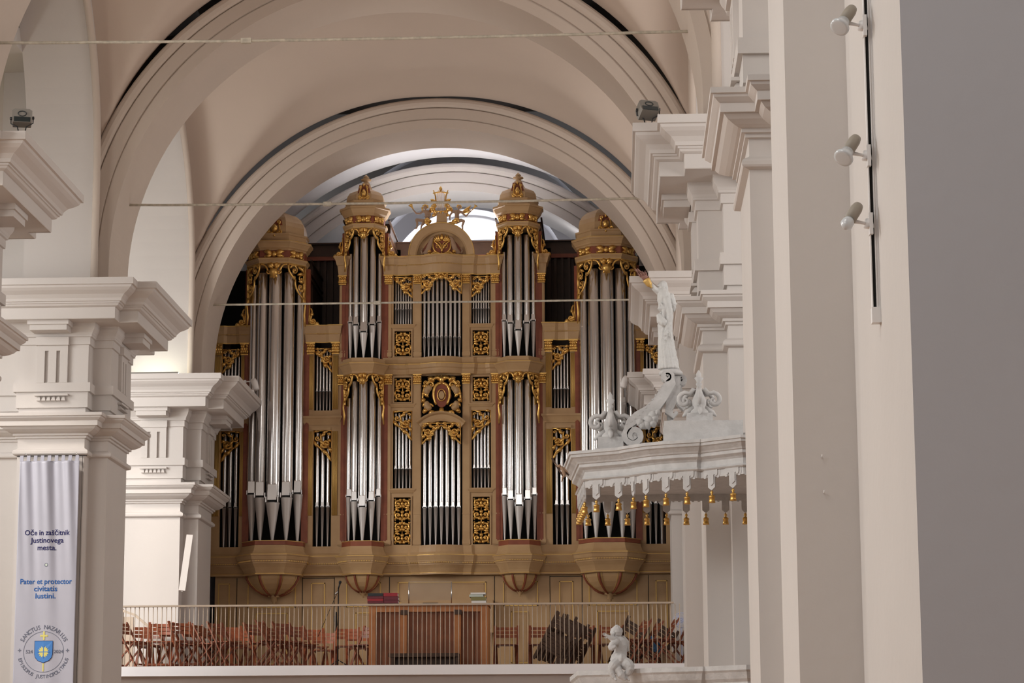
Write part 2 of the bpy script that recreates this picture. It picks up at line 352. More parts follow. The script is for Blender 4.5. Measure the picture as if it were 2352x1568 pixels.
# organ bay: barrel and side walls, second barrel behind the west arch
def barrel(y0, y1, R, name, m, zs=ZS, down=4.3, segs=56):
    path = [(R, down)] + [(R * math.cos(PI * i / segs), zs + R * math.sin(PI * i / segs)) for i in range(segs + 1)] + [(-R, down)]
    b = MB(); b.add([(x, y, z) for x, z in path for y in (y0, y1)], [(2 * i, 2 * i + 1, 2 * i + 3, 2 * i + 2) for i in range(len(path) - 1)], 0, True)
    o = b.build(name, M[m]); tag(o, kind='structure'); return o
barrel(44.66, 48.0, 4.96, 'ceiling_barrel', 'band', down=9.57)
for sg in (-1, 1):
    b = MB(); xs = sorted((sg * 5.0, sg * 5.2)); b.box(xs[0], xs[1], 45.0, 50.5, LF0, 9.6); o = b.build('wall_organ_bay', M['plaster']); tag(o, kind='structure')
barrel(49.41, 50.5, 4.6, 'ceiling_barrel', 'grey', down=9.57)
# west wall with its lunette window and stepped reveal
b = MB(); CW, ZW, RWI = -0.05, 12.85, 1.75
NS = 40
def arc(r, k=0): return [(CW + r * math.cos(PI * i / NS), ZW + r * math.sin(PI * i / NS)) for i in range(NS + 1)]
steps = [(3.0, 50.6), (2.95, 50.75), (2.6, 50.8), (2.55, 51.0), (2.2, 51.05), (2.15, 51.3), (1.8, 51.35), (1.75, 51.9)]
big = [(CW + (x - CW) * 1.0, z) for x, z in arc(6.6)]
rings = [(6.6, 50.55)] + steps
vs = [(x, y, z) for r, y in rings for x, z in arc(r)]; n = NS + 1
b.add(vs, [(j * n + i, j * n + i + 1, (j + 1) * n + i + 1, (j + 1) * n + i) for j in range(len(rings) - 1) for i in range(NS)])
b.box(-6.6, 6.6, 50.55, 51.9, 4.0, ZW)
o = b.build('wall_west', M['band']); tag(o, kind='structure')
b = MB(); b.tube([(x, 51.8, z) for x, z in arc(1.75)], .05, 6)
b.bar((CW, 51.8, ZW), (CW, 51.8, ZW + 1.2), .05, .05)
b.bar((CW - 1.3, 51.8, ZW + 1.2), (CW + 1.3, 51.8, ZW + 1.2), .04, .04)
o = b.build('window_1', M['lampwhite']); tag(o, kind='structure')
b = MB(); b.add([(CW, 51.86, ZW)] + [(x, 51.86, z) for x, z in arc(1.74)], [(0, i, i + 1) for i in range(1, NS + 1)])
wp = b.build('window_pane', mat('daylit window glass', (1, 1, 1), 0.3, emit=((0.92, 0.95, 1.0), 2.6))); wp.parent = o
# back of piers B towards the organ, floor, aisles, attic
b = MB(); b.box(-12, 12, -12, 53, -.3, 0); o = b.build('floor', M['floor']); tag(o, kind='structure')
for bx in ((-12, 12, -2, 54, 16.6, 17.0), (-12, 12, 52.3, 53, 0, 16.6)):
    b = MB(); b.box(*bx); o = b.build('ceiling_attic' if bx[4] > 10 else 'wall_west_outer', M['dark']); tag(o, kind='structure')
for sg, nm in ((-1, 'wall_left_aisle'), (1, 'wall_right_aisle')):
    b = MB(); xs = sorted((sg * 9.6, sg * 10.2))
    edges = [-2, 13.0, 16.0, 21.1, 24.1, 29.3, 32.3, 37.5, 40.5, 53]
    for i in range(0, len(edges) - 1, 2): b.box(xs[0], xs[1], edges[i], edges[i + 1], 0, 13.0)
    for i in range(1, len(edges) - 1, 2):
        b.box(xs[0], xs[1], edges[i], edges[i + 1], 0, 6.2); b.box(xs[0], xs[1], edges[i], edges[i + 1], 11.0, 13.0)
    o = b.build(nm, M['sage' if sg < 0 else 'plaster']); tag(o, kind='structure')
    b = MB(); a, c = sorted((sg * 5.6, sg * 10.2)); b.box(a, c, -2 if sg < 0 else 16.1, 52.2, 13.0, 13.3); o = b.build('ceiling_aisle', M['plaster']); tag(o, kind='structure')
# organ loft slab
LF = 4.316; LY = 40.45
b = MB(); b.box(-9.6, 9.6, LY, 53, 4.159, LF); o = b.build('floor_loft_slab', M['band']); tag(o, kind='structure')
b = MB(); b.box(-9.6, 9.6, LY + .12, LY + .5, 3.3, 4.159); o = b.build('trim_2', M['fascia']); tag(o, kind='structure')
b = MB(); b.box(-9.55, 9.55, LY + .02, 52, LF + .001, LF + .006); o = b.build('floor_loft_boards', M['fascia']); tag(o, kind='structure')
# ---- tie rods
def rod(y, label, sag=.02):
    b = MB(); N = 24
    b.tube([(-4.3 + 8.6 * i / N, y, 11.05 - sag * 4 * (i / N) * (1 - i / N) + .0015 * math.sin(i * 2.1)) for i in range(N + 1)], .0185, 8)
    for i, x in enumerate((-1.1,)):
        b.box(x - .06, x + .06, y - .03, y + .03, 11.05 - sag - .03, 11.05 - sag + .03)
    o = b.build('tie_rod', M['iron']); tag(o, label, 'tie rod', 'iron tie rods across the nave')
rod(Y0S['third'] + 1.75, 'topmost horizontal iron tie rod, crossing the whole vault near the top of the picture', .03)
rod(Y0S['second'] + 1.75, 'middle horizontal iron tie rod, passing in front of the organ statues', .03)
rod(Y0S['first'] + 1.35, 'lowest horizontal iron tie rod, passing across the organ pipes', .0)
# the nave axis lies a little left of x = 0
XC = -.15
for o in list(bpy.data.objects):
    if o.parent is None and o.type in ('MESH', 'EMPTY') and o.name.split('.')[0] in ('pier', 'ceiling_arch_rib', 'wall_left', 'wall_right', 'trim_1', 'ceiling_vault', 'ceiling_barrel', 'wall_spandrel', 'wall_organ_bay', 'tie_rod'):
        o.location.x += XC
PIER[-1, 'third'].location.x += .07; PIER[-1, 'first'].location.x -= .06
for yy in (Y0S['second'], Y0S['first']):
    b = MB(); b.box(-6.12, -5.62, yy + 1.2, yy + 2.1, 9.56, 13.0); o = b.build('wall_aisle_pier', M['plaster']); tag(o, kind='structure')
# ---------------------------------------------------------------- carving: strokes laid out in a panel and embossed
def spiral(cx, cy, r0, a0, turns, r1=0.12, n=14, d=1):
    """inward spiral starting at radius r0, angle a0"""
    return [(cx + (r0 + (r1 * r0 - r0) * (i / n) ** .8) * math.cos(a0 + d * 2 * PI * turns * i / n), cy + (r0 + (r1 * r0 - r0) * (i / n) ** .8) * math.sin(a0 + d * 2 * PI * turns * i / n)) for i in range(n + 1)]
def bez(p0, p1, p2, p3=None, n=8):
    out = []
    for i in range(n + 1):
        t = i / n
        if p3 is None: out.append(tuple((1 - t) ** 2 * p0[k] + 2 * t * (1 - t) * p1[k] + t * t * p2[k] for k in (0, 1)))
        else: out.append(tuple((1 - t) ** 3 * p0[k] + 3 * t * (1 - t) ** 2 * p1[k] + 3 * t * t * (1 - t) * p2[k] + t ** 3 * p3[k] for k in (0, 1)))
    return out
def taper(n, w0, w1, mid=None):
    return [max(.0015, (w0 + (w1 - w0) * i / (n - 1)) if mid is None else (w0 * (1 - i / (n - 1)) + w1 * i / (n - 1)) + mid * math.sin(PI * i / (n - 1))) for i in range(n)]
def leaf(p0, p1, w, bend=0.0):
    w *= 1.3
    dx, dy = p1[0] - p0[0], p1[1] - p0[1]
    q = bez(p0, ((p0[0] + p1[0]) / 2 - dy * bend, (p0[1] + p1[1]) / 2 + dx * bend), p1, n=6)
    return (q, taper(7, w * .25, .002, w * .8))
def blob(x, y, r): return ([(x - r * .6, y), (x, y), (x + r * .6, y)], [r * .6, r, r * .6])
def sp(cx, cy, r, a0, turns, d, w, bud=True):
    s = [(spiral(cx, cy, r, a0, turns, d=d), taper(15, w, w * .55))]
    if bud: s.append(blob(cx, cy, r * .26))
    return s
def emboss(mb, strokes, O, U, N, mi=0, flip=1, V=(0, 0, 1), depth=1.0, n=6, sc=1.0):
    O = Vector(O); U = Vector(U).normalized(); V = Vector(V); N = Vector(N).normalized()
    for pts, wd in strokes:
        P = [O + U * (p[0] * flip * sc) + V * (p[1] * sc) + N * (.35 * max(wd) * sc) for p in pts]
        mb.tube(P, [x * sc * 1.36 for x in wd], n, mi, flat=((N.x, N.y, N.z), depth))
def mirror(st): return st + [([(-x, y) for x, y in p], w) for p, w in st]
def panel_motif(w, h):
    """openwork panel: mirrored scrolls stacked around a stem; w half width, h full height (0..h)"""
    S = [([(0, h * .04), (0, h * .96)], [.008, .006])]
    rows = max(2, round(h / .24)); rh = h / rows; half = []
    for k in range(rows):
        c = rh * (k + .5); d = 1 if k % 2 == 0 else -1; r = min(w * .46, rh * .44)
        half += sp(w * .52, c, r, PI * (1.2 if d > 0 else .8), 1.35, d, .017)
        half.append(leaf((0.01, c - d * rh * .42), (w * .5, c - d * rh * .30), .020, d * .3))
        half.append(leaf((w * .93, c), (w * .8, c + d * rh * .42), .018, -.4))
        half.append(leaf((w * .3, c + d * rh * .36), (w * .95, c + d * rh * .45), .015, .25))
        half.append(leaf((0.0, c + d * rh * .1), (w * .22, c + d * rh * .40), .018, .3))
        S.append(([(0, c - rh * .22), (0, c), (0, c + rh * .22)], [.006, .026, .006]))
        half.append(leaf((w * .52, c + d * rh * .30), (w * .62, c + d * rh * .48), .016, .3)); half.append(leaf((w * .70, c - d * rh * .30), (w * .95, c - d * rh * .20), .016, -.3))
        half += sp(w * .86, c - d * rh * .40, w * .12, 0, 1.0, d, .008, False)
    return S + mirror(half)
def corner_motif(w, h, e=.38):
    """fills the top of a field above slanting pipe tops: depth e*h at x=0, h at x=w"""
    L = lambda t: -h * (e + (1 - e) * t ** 1.25)
    S = [([(0, -.006), (w, -.006)], [.010, .010]), ([(w - .006, 0), (w - .006, -h * .97)], [.010, .007])]
    if e > .2: S.append(([(.006, 0), (.006, -h * e)], [.009, .007]))
    S.append(([(w * t / 8, L(t / 8) + .012 + .010 * math.sin(t * 2.4)) for t in range(9)], [.010 + .007 * (t % 3 == 1) for t in range(9)]))
    S += sp(w * .66, -h * .42, w * .26, PI * 1.1, 1.6, 1, .018)
    S += sp(w * .22, -h * (.10 + e * .35), w * .17, 0, 1.4, -1, .013)
    S += sp(w * .86, -h * .13, w * .10, PI, 1.2, -1, .010)
    S.append((bez((w * .36, -h * .10), (w * .46, -h * .30), (w * .42, -h * .55)), taper(9, .010, .020)))
    S.append((bez((w * .60, -h * .66), (w * .80, -h * .72), (w * .95, -h * .95)), taper(9, .024, .010)))
    for a, b_, ww, bd in (((w * .38, -h * .18), (w * .64, -h * .04), .022, -.3), ((w * .50, -h * .12), (w * .80, -h * .05), .018, .4), ((w * .80, -h * .55), (w * .96, -h * .72), .024, .3), ((w * .50, -h * .60), (w * .80, -h * .74), .026, -.3),
                          ((w * .08, -h * e * .8), (w * .36, -h * (e + .12)), .022, -.3), ((w * .68, -h * .40), (w * .76, -h * .54), .03, .2), ((w * .30, -h * .30), (w * .52, -h * .50), .022, .3), ((w * .82, -h * .26), (w * .97, -h * .36), .022, -.3), ((w * .04, -h * .05), (w * .30, -h * .04), .016, .3)):
        S.append(leaf(a, b_, ww, bd))
    return S
def mask_motif(w, h):
    """bracket with a winged mask in the middle, hanging from (0,0); w half width"""
    S = [([(0, -h * .35), (0, -h * .6), (0, -h * .95)], [.045 * w / .2, .052 * w / .2, .008])]
    half = [(bez((w * .95, -.01), (w * .55, .0), (w * .42, -h * .45)), taper(9, .013, .017))]
    half += sp(w * .33, -h * .52, w * .18, 0.3, 1.1, -1, .012)
    half.append(leaf((w * .1, -h * .35), (w * .5, -h * .02), .028, .25)); half.append(leaf((0.02, -h * .55), (w * .28, -h * .88), .024, -.3))
    half.append(leaf((0, -h * .2), (w * .22, h * .12), .03, -.3))
    return S + mirror(half)
def drape_motif(w, h):
    """openwork spandrel on a diagonal face: full at the outer edge, hanging to a point; x from 0 (inner) to w (outer)"""
    S = [([(w, 0), (w, -h)], [.013, .010]), ([(0, -.005), (w, -.005)], [.012, .012])]
    S.append((bez((0.0, -.02), (-.02 * w, -h * .26), (w * .34, -h * .42)), taper(9, .014, .018)))
    S.append((bez((w * .34, -h * .42), (w * .45, -h * .48), (w * .38, -h * .34)), taper(9, .014, .010)))
    S.append((bez((w * .42, -h * .45), (w * .38, -h * .8), (w * .92, -h * 1.0)), taper(9, .016, .010)))
    S += sp(w * .36, -h * .17, w * .26, PI * .9, 1.3, -1, .015)
    S += sp(w * .78, -h * .40, w * .16, PI * .5, 1.2, 1, .011)
    S += sp(w * .74, -h * .66, w * .16, PI * 1.5, 1.2, -1, .011)
    for a, b_ in (((w * .6, -h * .06), (w * .95, -h * .22)), ((w * .55, -h * .30), (w * .95, -h * .28)), ((w * .62, -h * .5), (w * .97, -h * .54)), ((w * .7, -h * .8), (w * .97, -h * .78))):
        S.append(leaf(a, b_, .020, .25))
    return S
def corinthian(mb, xc, z0, z1, y, w, mi=0):
    """pilaster capital: bell of leaves, corner scrolls and abacus; face at y looking to -y"""
    h = z1 - z0
    mb.box(xc - w / 2 + .01, xc + w / 2 - .01, y - .02, y + .02, z0, z1, mi)
    mb.box(xc - w / 2 - .02, xc + w / 2 + .02, y - .055, y + .02, z1 - h * .12, z1, mi)
    mb.box(xc - w / 2 - .006, xc + w / 2 + .006, y - .03, y + .02, z0, z0 + h * .08, mi)
    S = []
    for i in range(4):
        x = (i - 1.5) * w * .27; S.append(leaf((x, h * .08), (x, h * .50), w * .17))
    for i in range(3):
        x = (i - 1) * w * .33; S.append(leaf((x, h * .30), (x * 1.05, h * .72), w * .17))
    half = sp(w * .40, h * .74, w * .17, PI, 1.2, -1, .012)
    S += mirror(half); S.append(blob(0, h * .88, .022))
    emboss(mb, S, (xc, y - .02, z0), (1, 0, 0), (0, -1, 0), mi)
# ---------------------------------------------------------------- the organ
OX, OY = -0.21, 45.6
organ = empty('pipe_organ', (OX, OY, LF)); tag(organ, 'great beige and gilt pipe organ with domed towers standing across the loft', 'pipe organ')
def ob(b, name, mats, parent=organ, fix=False):
    b.v = [(x, y, z - LF) for x, y, z in b.v]
    o = b.build(name, mats, parent)
    return fixn(o) if fix else o
PM = ['pipe', 'slit', 'foot']
def pipe_mesh(x, y, r, z0, zm, z1, tip=.018, hb=None):
    """flue pipe: conical foot z0..zm, mouth with flattened upper lip, body to z1"""
    b = MB(); hb = hb if hb else r * 2.5; n = 20
    b.lathe([(tip, z0), (tip * 1.1, z0 + .02), (r * .98, zm - r * .30), (r * 1.03, zm - .012), (r * .9, zm)], x, y, n, 2)
    b.lathe([(r * .9, zm), (r * .9, zm + .004)], x, y, n, 1)
    b.lathe([(r * .97, zm + .004), (r, zm + .02), (r, z1 - .01), (r * .97, z1), (r * .6, z1)], x, y, n)
    # languid slot and the flat upper lip panel
    lw = r * .66
    b.box(x - lw * .95, x + lw * .95, y - r * 1.07, y - r * .3, zm - .004, zm + r * .24, 1)
    zt = zm + hb
    v = [(x - lw, y - r * .66, zm + r * .24), (x + lw, y - r * .66, zm + r * .24), (x + lw, y - r * 1.10, zm + r * .24), (x - lw, y - r * 1.10, zm + r * .24),
         (x - lw, y - r * .66, zt), (x + lw, y - r * .66, zt), (x + lw * .95, y - r * 1.0, zt), (x - lw * .95, y - r * 1.0, zt), (x - lw * .5, y - r * .8, zt + r * .5), (x + lw * .5, y - r * .8, zt + r * .5)]
    b.add(v, [(0, 1, 2, 3), (3, 2, 6, 7), (0, 3, 7, 4), (1, 5, 6, 2), (7, 6, 9, 8), (4, 7, 8), (6, 5, 9)])
    b.box(x - r * .95, x - r * .80, y - r * 1.05, y - r * .4, zm - r * .1, zm + r * .7); b.box(x + r * .80, x + r * .95, y - r * 1.05, y - r * .4, zm - r * .1, zm + r * .7)
    return b
def add_pipe(parent, *a, **k): ob(pipe_mesh(*a, **k), 'organ_pipe', PM, parent)
# ---- case front: stiles and rails
case = empty('case', (0, 0, 0)); case.parent = organ; 
BG = ['beige', 'gold', 'redw', 'golddull', 'brown', 'black']
b = MB()
F = .10
def st(a0, a1, z0, z1, y=0.0, d=F, mi=0):
    for s in (-1, 1):
        x0, x1 = sorted((s * a0, s * a1)); b.box(x0, x1, y - .0, y + d, z0, z1, mi)
for a0, a1, zt in ((.39, .56, 12.0), (.93, 1.10, 12.0), (1.84, 1.965, 12.0)): st(a0, a1, 6.70, zt)
for a0, a1 in ((1.965, 2.09), (2.44, 2.60), (3.68, 3.84), (4.21, 4.36)): st(a0, a1, 6.70, 10.7)
st(.56, .93, 7.73, 7.88); st(.56, .93, 9.36, 9.50); st(.56, .93, 10.92, 11.03); st(.56, .93, 10.02, 10.38)
st(2.09, 2.44, 9.0, 9.38); st(3.84, 4.21, 9.0, 9.38); st(.0, .39, 10.03, 10.37); 
st(0, 4.36, 6.60, 6.79, .02, .12)
# thin pilaster strips standing proud
for a0, a1, z0, z1 in ((.40, .53, 6.80, 9.86), (.40, .53, 10.38, 11.8), (.97, 1.075, 6.80, 9.86), (.97, 1.075, 10.38, 11.8), (1.86, 1.95, 6.80, 9.86), (1.86, 1.95, 10.38, 11.8)):
    st(a0, a1, z0, z1, -.025, .03); st(a0 - .012, a1 + .012, z0 + .02, z0 + .10, -.035, .03); st(a0 - .012, a1 + .012, 7.38 if z0 < 7 else 10.5, 7.40 if z0 < 7 else 10.52, -.033, .03)
# recessed panel frames
for z0, z1 in ((6.79, 7.73), (9.50, 10.02), (10.38, 10.92)):
    for s in (-1, 1):
        for e in ((.56, .585), (.905, .93)):
            x0, x1 = sorted((s * e[0], s * e[1])); b.box(x0, x1, -.02, .08, z0, z1)
        x0, x1 = sorted((s * .585, s * .905)); b.box(x0, x1, -.02, .08, z0, z0 + .022); b.box(x0, x1, -.02, .08, z1 - .022, z1)
ob(b, 'case_frame', BG, case)
b = MB()
b.box(-4.34, 4.34, .62, .66, 6.3, 10.7); b.box(-1.95, 1.95, .62, .66, 10.6, 12.3)
ob(b, 'backing', 'black', case)
# fluted gilt pilasters of the wings
for s in (-1, 1):
    for a0, a1 in ((1.975, 2.08), (2.45, 2.56), (3.72, 3.83), (4.225, 4.34)):
        for z0, z1 in ((7.38, 8.98), (9.40, 10.44)):
            b = MB(); x0, x1 = sorted((s * a0, s * a1)); b.box(x0, x1, -.012, .0, z0, z1)
            for i in range(5):
                x = s * (a0 + (a1 - a0) * (i + .5) / 5); b.tube([(x, -.012, z0), (x, -.012, z1)], .0105, 6, 0)
            ob(b, 'gilt_pilaster', ['golddull'], case)
def cap_part(a, z0, z1, y):
    b = MB(); corinthian(b, a, z0, z1, y, .13); ob(b, 'gilt_capital', ['gold'], case)
for s in (-1, 1):
    for a in (2.03, 2.505, 3.775, 4.28): cap_part(s * a, 10.46, 10.69, -.01)
    for a in (.465, 1.02, 1.905): cap_part(s * a, 9.86, 10.05, -.03); cap_part(s * a, 11.80, 11.98, -.03)
# shelves and cornices
def bow(a, amp, n=10): return [(a * (2 * i / n - 1), -amp * math.cos(PI / 2 * (2 * i / n - 1)) ** 1.0) for i in range(n + 1)]
SHELF = [(0, 0), (.02, .0), (.045, .045), (.05, .05), (.05, .07), (0, .075)]
def swp(pl, prof, z, mi=0, close=False): b.sweep(pl, [(o, z + dz) for o, dz in prof], closed=close, mi=mi)
b = MB()
for s in (-1, 1):
    for z in (7.79, 9.42, 10.95):
        x0, x1 = sorted((s * .55, s * .94)); swp([(x0, .08), (x0, 0), (x1, 0), (x1, .08)], SHELF, z)
    for x0_, x1_ in ((1.97, 2.59), (3.69, 4.36)):
        x0, x1 = sorted((s * x0_, s * x1_)); swp([(x0, .08), (x0, -.0), (x1, -.0), (x1, .08)], [(0, 0), (.02, 0), (.03, .03), (.06, .11), (.075, .13), (.085, .13), (.085, .165), (0, .17)], 9.10)
        b.box(x0 + .12, x1 - .14, -.035, .05, 9.0, 9.05)
        # entablature over the wing
        xm = (x0 + x1) / 2; q = .06
        pl = [(x0, .3), (x0, -.03), (x0 + .18, -.03), (x0 + .24, .0), (x1 - .24, .0), (x1 - .18, -.03), (x1, -.03), (x1, .3)]
        swp(pl, [(0, 10.69), (.01, 10.69), (.015, 10.72), (.025, 10.82), (.028, 10.84), (.04, 10.86), (.045, 10.93), (.065, 11.0), (.07, 11.005), (.07, 11.02), (-.05, 11.03)], 0)
        swp(pl, [(0, 10.68), (.018, 10.685), (.018, 10.70), (0, 10.705)], 0, 3); swp(pl, [(.065, 11.005), (.075, 11.008), (.075, 11.022), (.05, 11.03)], 0, 3)
        for i in range(26): b.box(x0 + (x1 - x0) * (i + .25) / 26, x0 + (x1 - x0) * (i + .7) / 26, -.075, -.04, 10.845, 10.86, 3)
    # stub entablature outside the small tower
    x0, x1 = sorted((s * 1.84, s * 1.97)); pl = [(x0, .3), (x0, -.03), (x1, -.03), (x1, .3)]
    swp(pl, [(0, 11.98), (.01, 11.98), (.015, 12.02), (.03, 12.15), (.03, 12.17), (.05, 12.19), (.07, 12.28), (.10, 12.33), (.10, 12.35), (-.05, 12.36)], 0)
# centre: bowed plan
def cpl(d=0.0):
    L = [(-1.10, .02), (-1.10, -.04), (-.93, -.04), (-.85, .0), (-.66, .0), (-.60, -.05), (-.42, -.05)]
    return L + [(x, y - .05) for x, y in bow(.38, .16)] + [(-x, y) for x, y in reversed(L)]
swp(cpl(), [(0, 11.98), (.012, 11.985), (.015, 12.02), (.03, 12.14), (.032, 12.16), (.05, 12.18), (.055, 12.21), (.085, 12.29), (.095, 12.295), (.095, 12.33), (-.3, 12.34)], 0)
swp(cpl(), [(0, 11.97), (.022, 11.975), (.022, 11.99), (0, 11.995)], 0, 3); swp(cpl(), [(.09, 12.325), (.1, 12.328), (.1, 12.34), (.06, 12.345)], 0, 3)
swp(cpl(), [(0, 10.04), (.03, 10.05), (.05, 10.10), (.05, 10.14), (.07, 10.16), (.085, 10.22), (.085, 10.24), (.04, 10.27), (.02, 10.33), (.02, 10.37), (-.1, 10.375)], 0)
swp(cpl(), [(.085, 10.222), (.092, 10.224), (.092, 10.238), (.08, 10.242)], 0, 3)
cp = cpl()
for i in range(90):
    t = i / 89 * 2 - 1; x = t * 1.08; yb_ = -.05 if abs(x) > .38 else -.05 - .16 * math.cos(PI / 2 * x / .38)
    if .62 < abs(x) < .9: yb_ = 0
    b.box(x - .006, x + .006, yb_ - .055, yb_ - .02, 12.158, 12.172, 3)
# long base cornice
BASE = [(0, 6.24), (.012, 6.245), (.012, 6.27), (.0, 6.28), (.01, 6.30), (.04, 6.36), (.075, 6.41), (.085, 6.415), (.085, 6.44), (.11, 6.445), (.11, 6.47), (.12, 6.475), (.125, 6.50), (.155, 6.57), (.16, 6.575), (.16, 6.60), (.10, 6.61), (.06, 6.66), (.05, 6.74), (.04, 6.79), (-.05, 6.80)]
bp = [(-4.36, .3), (-4.36, 0), (-.60, 0), (-.55, -.05), (-.42, -.05)] + [(x, y - .05) for x, y in bow(.40, .16)] + [(.42, -.05), (.55, -.05), (.60, 0), (4.36, 0), (4.36, .3)]
swp(bp, BASE, 0); swp(bp, [(.158, 6.59), (.168, 6.592), (.168, 6.603), (.15, 6.606)], 0, 3); swp(bp, [(.0, 6.268), (.018, 6.27), (.018, 6.28), (0, 6.282)], 0, 3)
for i in range(200):
    x = -4.34 + 8.68 * (i + .5) / 200; yy = 0 if abs(x) > .6 else (-.05 if abs(x) > .4 else -.05 - .16 * math.cos(PI / 2 * x / .4))
    b.box(x - .012, x + .010, yy - .125, yy - .09, 6.447, 6.467, 3)
ob(b, 'cornice', BG, case)
# plinth with gilt-lined panels
b = MB()
b.box(-4.28, 4.30, .10, .30, LF, 6.26)
def frame(x0, x1, z0, z1, y=.10, w=.018, mi=3, d=.014):
    b.box(x0, x1, y - d, y, z0, z0 + w, mi); b.box(x0, x1, y - d, y, z1 - w, z1, mi); b.box(x0, x0 + w, y - d, y, z0, z1, mi); b.box(x1 - w, x1, y - d, y, z0, z1, mi)
for s in (-1, 1):
    def fr(a0, a1, z0, z1):
        x0, x1 = sorted((s * a0, s * a1)); frame(x0, x1, z0, z1)
        frame(x0 + .04, x1 - .04, z0 + .04, z1 - .04, w=.010, mi=0, d=.006)
    fr(4.0, 4.22, 4.6, 6.12); fr(2.75, 3.66, 5.66, 6.12); fr(2.20, 2.46, 4.6, 6.12); fr(1.15, 1.80, 5.66, 6.12); fr(1.30, 1.62, 4.6, 5.56); fr(2.9, 3.5, 4.6, 5.56)
    for a in (2.02, 2.62, 3.86, .98): x0, x1 = sorted((s * a, s * (a + .012))); b.box(x0, x1, .094, .10, LF, 6.22, 5)
    x0, x1 = sorted((s * 2.02, s * 2.62)); b.box(x0, x1, .094, .10, 6.20, 6.212, 5)
frame(-.83, .83, 5.72, 6.12); frame(-.79, .79, 5.76, 6.08, w=.01, mi=0, d=.006)
b.box(-.85, .9, .0, .10, 5.1, 5.42); 
ob(b, 'plinth', BG, case)
# swell box and slatted shutters behind
b = MB()
b.box(-3.1, 3.1, 2.0, 2.2, 10.6, 12.78, 4); b.box(-3.1, 3.1, 1.86, 2.2, 12.78, 13.02, 4); b.box(-3.1, 3.1, 1.80, 2.2, 13.02, 13.05, 4)
for i in range(46):
    x = -3.05 + 6.1 * i / 45; b.box(x, x + .055, 1.9, 2.02, 11.2, 12.74, 4)
for x in (-3.1, -2.0, -1.05, 1.0, 1.95, 3.0): b.box(x, x + .09, 1.86, 2.02, 10.6, 12.9, 4)
b.box(-3.1, 3.1, 1.86, 2.02, 12.70, 12.78, 2)
b.box(-3.1, 3.1, .66, 2.0, 10.62, 10.66, 5)
b.box(-4.66, -3.7, .9, 1.0, 10.6, 12.3, 5); b.box(3.7, 4.66, .9, 1.0, 10.6, 12.3, 5); b.box(-4.2, -4.1, .3, 2.2, 6.3, 11.0, 4); b.box(4.1, 4.2, .3, 2.2, 6.3, 11.0, 4)
ob(b, 'swell_box', BG, organ)
# ---- carvings of the case
def carve(name, fn, parent=case, mats=('gold',)):
    b = MB(); fn(b); return ob(b, name, list(mats), parent)
X1, NN = (1, 0, 0), (0, -1, 0)
for s in (-1, 1):
    for z0, z1 in ((6.82, 7.70), (9.53, 9.99), (10.41, 10.89)):
        carve('carved_panel', lambda b: emboss(b, panel_motif(.155, z1 - z0), (s * .745, .02, z0), X1, NN))
    for zt in (9.36, 11.95):
        carve('carved_spandrel', lambda b: emboss(b, corner_motif(.365, .58 if zt < 10 else .42, .40 if zt < 10 else .12), (s * (.93 if zt < 10 else .93), .02, zt), X1, NN, flip=-s if True else s))
    for x, w in ((s * 2.09, 1), (s * 3.84, -1)):
        for zt in (9.0, 10.58):
            # inner or outer corner as in the photo: low corner towards the near small tower
            if w > 0: carve('carved_spandrel', lambda b: emboss(b, corner_motif(.35, .60 if zt < 10 else .48, .42 if zt < 10 else .15), (s * 2.44, .02, zt), X1, NN, flip=-s))
            else: carve('carved_spandrel', lambda b: emboss(b, corner_motif(.37, .60 if zt < 10 else .48, .42 if zt < 10 else .15), (s * 3.84, .02, zt), X1, NN, flip=s))
for b_ in ():
    pass
for s in (-1, 1):
    carve('carved_spandrel', lambda b: emboss(b, corner_motif(.37, .40, .10), (0.02 * s, -.16, 11.96), X1, NN, flip=s))
    carve('carved_spandrel', lambda b: emboss(b, corner_motif(.37, .42, .14), (0.0, -.13, 9.10), X1, NN, flip=s))
carve('carved_spandrel', lambda b: emboss(b, mask_motif(.14, .12), (0, -.18, 11.97), X1, NN))
# segmental pediment over the middle field
b = MB()
def segped(R, zc, a, prof):
    P = []
    for i in range(17):
        t = -a + 2 * a * i / 16; P.append((math.sin(t), math.cos(t)))
    n = len(prof); vs = [(R0_ * sx, y, zc + R0_ * cz) for sx, cz in P for R0_, y in [(R + o, y) for o, y in prof]]
    b.add(vs, [(j * n + i, j * n + (i + 1) % n, (j + 1) * n + (i + 1) % n, (j + 1) * n + i) for j in range(16) for i in range(n)]); b.f.append(tuple(len(b.v) - 17 * n + i for i in range(n))); b.m.append(0); b.sm.append(False); b.f.append(tuple(len(b.v) - n + i for i in range(n))); b.m.append(0); b.sm.append(False)
segped(.62, 8.66, .80, [(-.14, .0), (-.14, -.12), (-.10, -.14), (-.02, -.15), (0, -.20), (.02, -.22), (.03, -.22), (.03, .0)])
ob(b, 'segmental_pediment', BG, case)
